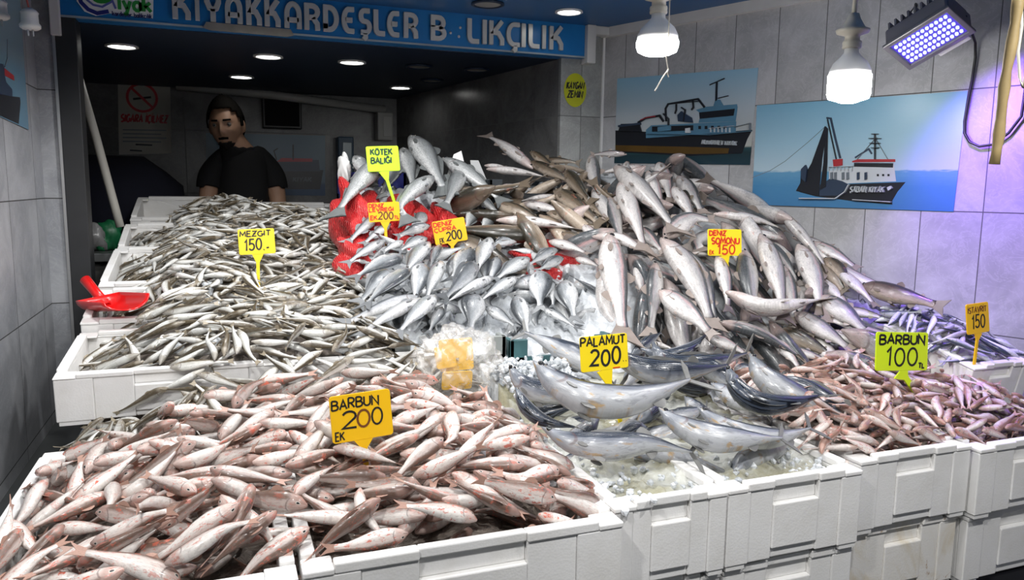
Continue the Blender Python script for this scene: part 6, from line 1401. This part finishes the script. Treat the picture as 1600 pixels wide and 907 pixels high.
for s, xs_ in ((-1, sx0), (1, sx1)):
    w = chain(3, [(xs_ - s * .035, YM + .01, zs - .02, .058), (xs_ + s * .012, YM + .01, zs - .085, .056), (xs_ + s * .034, YM + .0, zs - .20, .043), (xs_ + s * .040, YM - .01, zs - .31, .038), (xs_ + s * .036, YM - .07, zs - .43, .036), (xs_ + s * .016, YM - .13, zs - .54, .027), (xs_ + s * .01, YM - .155, zs - .60, .026)])
    hp = J[w]
    for f in range(4):   # fingers, rooted in the palm
        fx = hp[0] + (f - 1.5) * .019; ln = (.028, .033, .031, .024)[f]
        chain(w, [(fx, hp[1] - .022, hp[2] - .045, .0105), (fx + .002, hp[1] - .030, hp[2] - .045 - ln, .0090), (fx + .002, hp[1] - .022, hp[2] - .045 - 1.75 * ln, .0080)])
    chain(w, [(hp[0] - s * .034, hp[1] - .022, hp[2] - .018, .0115), (hp[0] - s * .046, hp[1] - .035, hp[2] - .048, .0095)])
    k = chain(0, [(cxm + s * .095, YM + .03, .86, .095), (cxm + s * .10, YM + .02, .50, .062), (cxm + s * .10, YM + .04, .12, .042), (cxm + s * .105, YM - .0, .05, .042), (cxm + s * .115, YM - .12, .035, .036)])
V1, F1 = skin_mesh(J, E_)
yaw, pitch, rl = math.radians(-16), math.radians(7), math.radians(-5)
Rh = np.array(Matrix.Rotation(yaw, 3, 'Z') @ Matrix.Rotation(rl, 3, 'Y') @ Matrix.Rotation(pitch, 3, 'X'))
gs = lambda a, s: math.exp(-(a / s) ** 2)
def head_pt(ph, la, grow=0.0, hair=False):
    """a point of the head: ph round from the nose (0 = face), la up; the face looks to -y"""
    x, y, z = math.sin(ph) * math.cos(la), -math.cos(ph) * math.cos(la), math.sin(la)
    r = np.array([x * .073, y * .092, z * .112])
    zz = r[2]; lowf = min(1, max(0, -zz / .112)); fr = max(0.0, math.cos(ph))
    r[0] *= 1 - .30 * lowf ** 1.3; r[1] *= 1 - .10 * lowf if y < 0 else 1 - .25 * lowf
    if y < 0: r[1] -= .010 * lowf
    ax = abs(r[0])
    d = .023 * gs(r[0], .011) * gs(zz + .022, .020) + .012 * gs(r[0], .008) * gs(zz - .004, .020) + .006 * gs(zz - .030, .010) * gs(ax - .024, .022) - .011 * gs(ax - .031, .014) * gs(zz - .010, .011)
    d += .006 * gs(r[0], .024) * gs(zz + .062, .008) - .003 * gs(r[0], .02) * gs(zz + .053, .004) + .008 * gs(r[0], .020) * gs(zz + .098, .014) + .005 * gs(ax - .045, .016) * gs(zz + .018, .016)
    if y < 0: r[1] -= d
    if hair: r = r * (1 + .05 * max(0, z)) ; r[:2] *= 1 + .10 * max(0, z) * (1 - z); r[2] += (.010 + .006 * fr) * max(0, z) ** 1.2 + .0035 * math.sin(23 * ph) * math.sin(19 * la) * max(0, z)
    if grow: r = r + unit(r) * grow
    return Rh @ r + np.array([hx, YM - .035, hz])
def head_grid(p0, p1, l0, l1, n, m, **k):
    return [head_pt(p0 + (p1 - p0) * j / m, l0 + (l1 - l0) * i / n, **k) for i in range(n + 1) for j in range(m + 1)]
N_, M_ = 46, 64; HV = [head_pt(2 * PI * j / M_ - PI, -PI / 2 + PI * (i + .5) / N_) for i in range(N_) for j in range(M_)]
HF = [(i * M_ + j, i * M_ + (j + 1) % M_, (i + 1) * M_ + (j + 1) % M_, (i + 1) * M_ + j) for i in range(N_ - 1) for j in range(M_)] + [tuple(range(M_))[::-1], tuple((N_ - 1) * M_ + j for j in range(M_))]
AV, AF = [], []
for s in (-1, 1):      # ears
    bm = bmesh.new(); sphere(bm, (0, 0, 0), 1, 7); b0 = len(AV); bm.verts.index_update()
    for v in bm.verts: AV.append(Rh @ np.array([s * .074 + v.co.x * .010, .008 + v.co.y * .017, -.006 + v.co.z * .030]) + np.array([hx, YM - .035, hz]))
    AF += [tuple(b0 + v.index for v in f.verts) for f in bm.faces]; bm.free()
VV = np.vstack([V1, np.array(HV), np.array(AV)]); n1, n2 = len(V1), len(V1) + len(HV)
body = link('body', mesh_data('body', VV, F1 + [tuple(n1 + i for i in f) for f in HF] + [tuple(n2 + i for i in f) for f in AF], M['skin'], smooth=True))
rm = body.modifiers.new('one_surface', 'REMESH'); rm.mode = 'VOXEL'; rm.voxel_size = .0058; rm.use_smooth_shade = True
par(body, man)
def cap(name, region, m, n=30, mm=40, grow=.004, hair=False, p0=-PI, p1=PI, l0=-1.3, l1=PI / 2):
    G = head_grid(p0, p1, l0, l1, n, mm, grow=grow, hair=hair); V, Fc = G, []
    for i in range(n):
        for j in range(mm):
            ph, la = p0 + (p1 - p0) * (j + .5) / mm, l0 + (l1 - l0) * (i + .5) / n
            if region(ph, la): Fc.append((i * (mm + 1) + j, i * (mm + 1) + j + 1, (i + 1) * (mm + 1) + j + 1, (i + 1) * (mm + 1) + j))
    o = link(name, mesh_data(name, V, Fc, m, smooth=True)); bmx = bmesh.new(); bmx.from_mesh(o.data); bmesh.ops.delete(bmx, geom=[v for v in bmx.verts if not v.link_faces], context='VERTS'); bmesh.ops.remove_doubles(bmx, verts=bmx.verts, dist=1e-5); bmx.to_mesh(o.data); bmx.free()
    sd_ = o.modifiers.new('t', 'SOLIDIFY'); sd_.thickness = .006; sd_.offset = -1
    return par(o, man)
cap('hair', lambda p, l: l > (.62 if abs(p) < .85 else .48 if abs(p) < 1.1 else .30 if abs(p) < 1.28 else -.02 if abs(p) < 1.40 else .25 if abs(p) < 1.85 else -.45), M['hair'], grow=.010, hair=True, l0=-.6)
cap('beard', lambda p, l: (abs(p) < 1.42 and l < (-.70 if abs(p) > .6 else -.64) and not (abs(p) < .32 and -.66 < l < -.5)), plain('short_beard', (.012, .009, .008), .7), grow=.0035, l0=-1.35, l1=.0)
cap('moustache', lambda p, l: abs(p) < .36 and -.50 < l < -.42, M['hair'], n=60, mm=80, grow=.005, p0=-.5, p1=.5, l0=-.7, l1=-.3)
for s in (-1, 1):
    cap('eyebrow', lambda p, l: .215 + .02 * abs(p) < l < .295 and .16 < abs(p) < .64, M['hair'], n=50, mm=40, grow=.004, p0=min(0, s * .75), p1=max(0, s * .75), l0=.1, l1=.45)
    q = Rh @ np.array([s * .031, -.0735, .009]) + np.array([hx, YM - .035, hz]); bm = bmesh.new(); sphere(bm, q, .0105, 8)
    ey = par(bm_obj('eye', bm, plain('eye_white', (.22, .20, .18), .2), smooth=True), man)
    q2 = q + Rh @ np.array([.0, -.0075, .0]); bm = bmesh.new(); sphere(bm, q2, .0045, 6); o = bm_obj('iris', bm, M['black'], smooth=True); o.parent = ey; o.location = -Vector(ey.location) - man.location
def garment(name, keep, grow, m):
    """cloth that follows the body: the faces of the body it covers, a little way out"""
    N = np.zeros_like(V1)
    for f in F1:
        q = V1[list(f)]; n = np.cross(q[2 % len(q)] - q[0], q[-1] - q[1]); N[list(f)] += n
    N /= np.maximum(np.linalg.norm(N, axis=1), 1e-9)[:, None]
    G = V1 + N * grow; fs = [f for f in F1 if keep(V1[list(f)].mean(axis=0))]
    used = sorted({i for f in fs for i in f}); ix = {k: i for i, k in enumerate(used)}
    o = link(name, mesh_data(name, G[used], [[ix[i] for i in f] for f in fs], m, smooth=True))
    sd_ = o.modifiers.new('t', 'SOLIDIFY'); sd_.thickness = .006; sd_.offset = -1
    sb = o.modifiers.new('s', 'SUBSURF'); sb.levels = sb.render_levels = 1
    return par(o, man)
garment('t_shirt', lambda c: c[2] > .97 and c[2] < zs + .036 and (c[2] > zs - .145 or abs(c[0] - cxm) < .122), .016, M['shirt'])
garment('trousers', lambda c: c[2] < .985 and c[2] > .10 and abs(c[0] - cxm) < .165 and c[1] > YM - .09, .014, M['dark'])
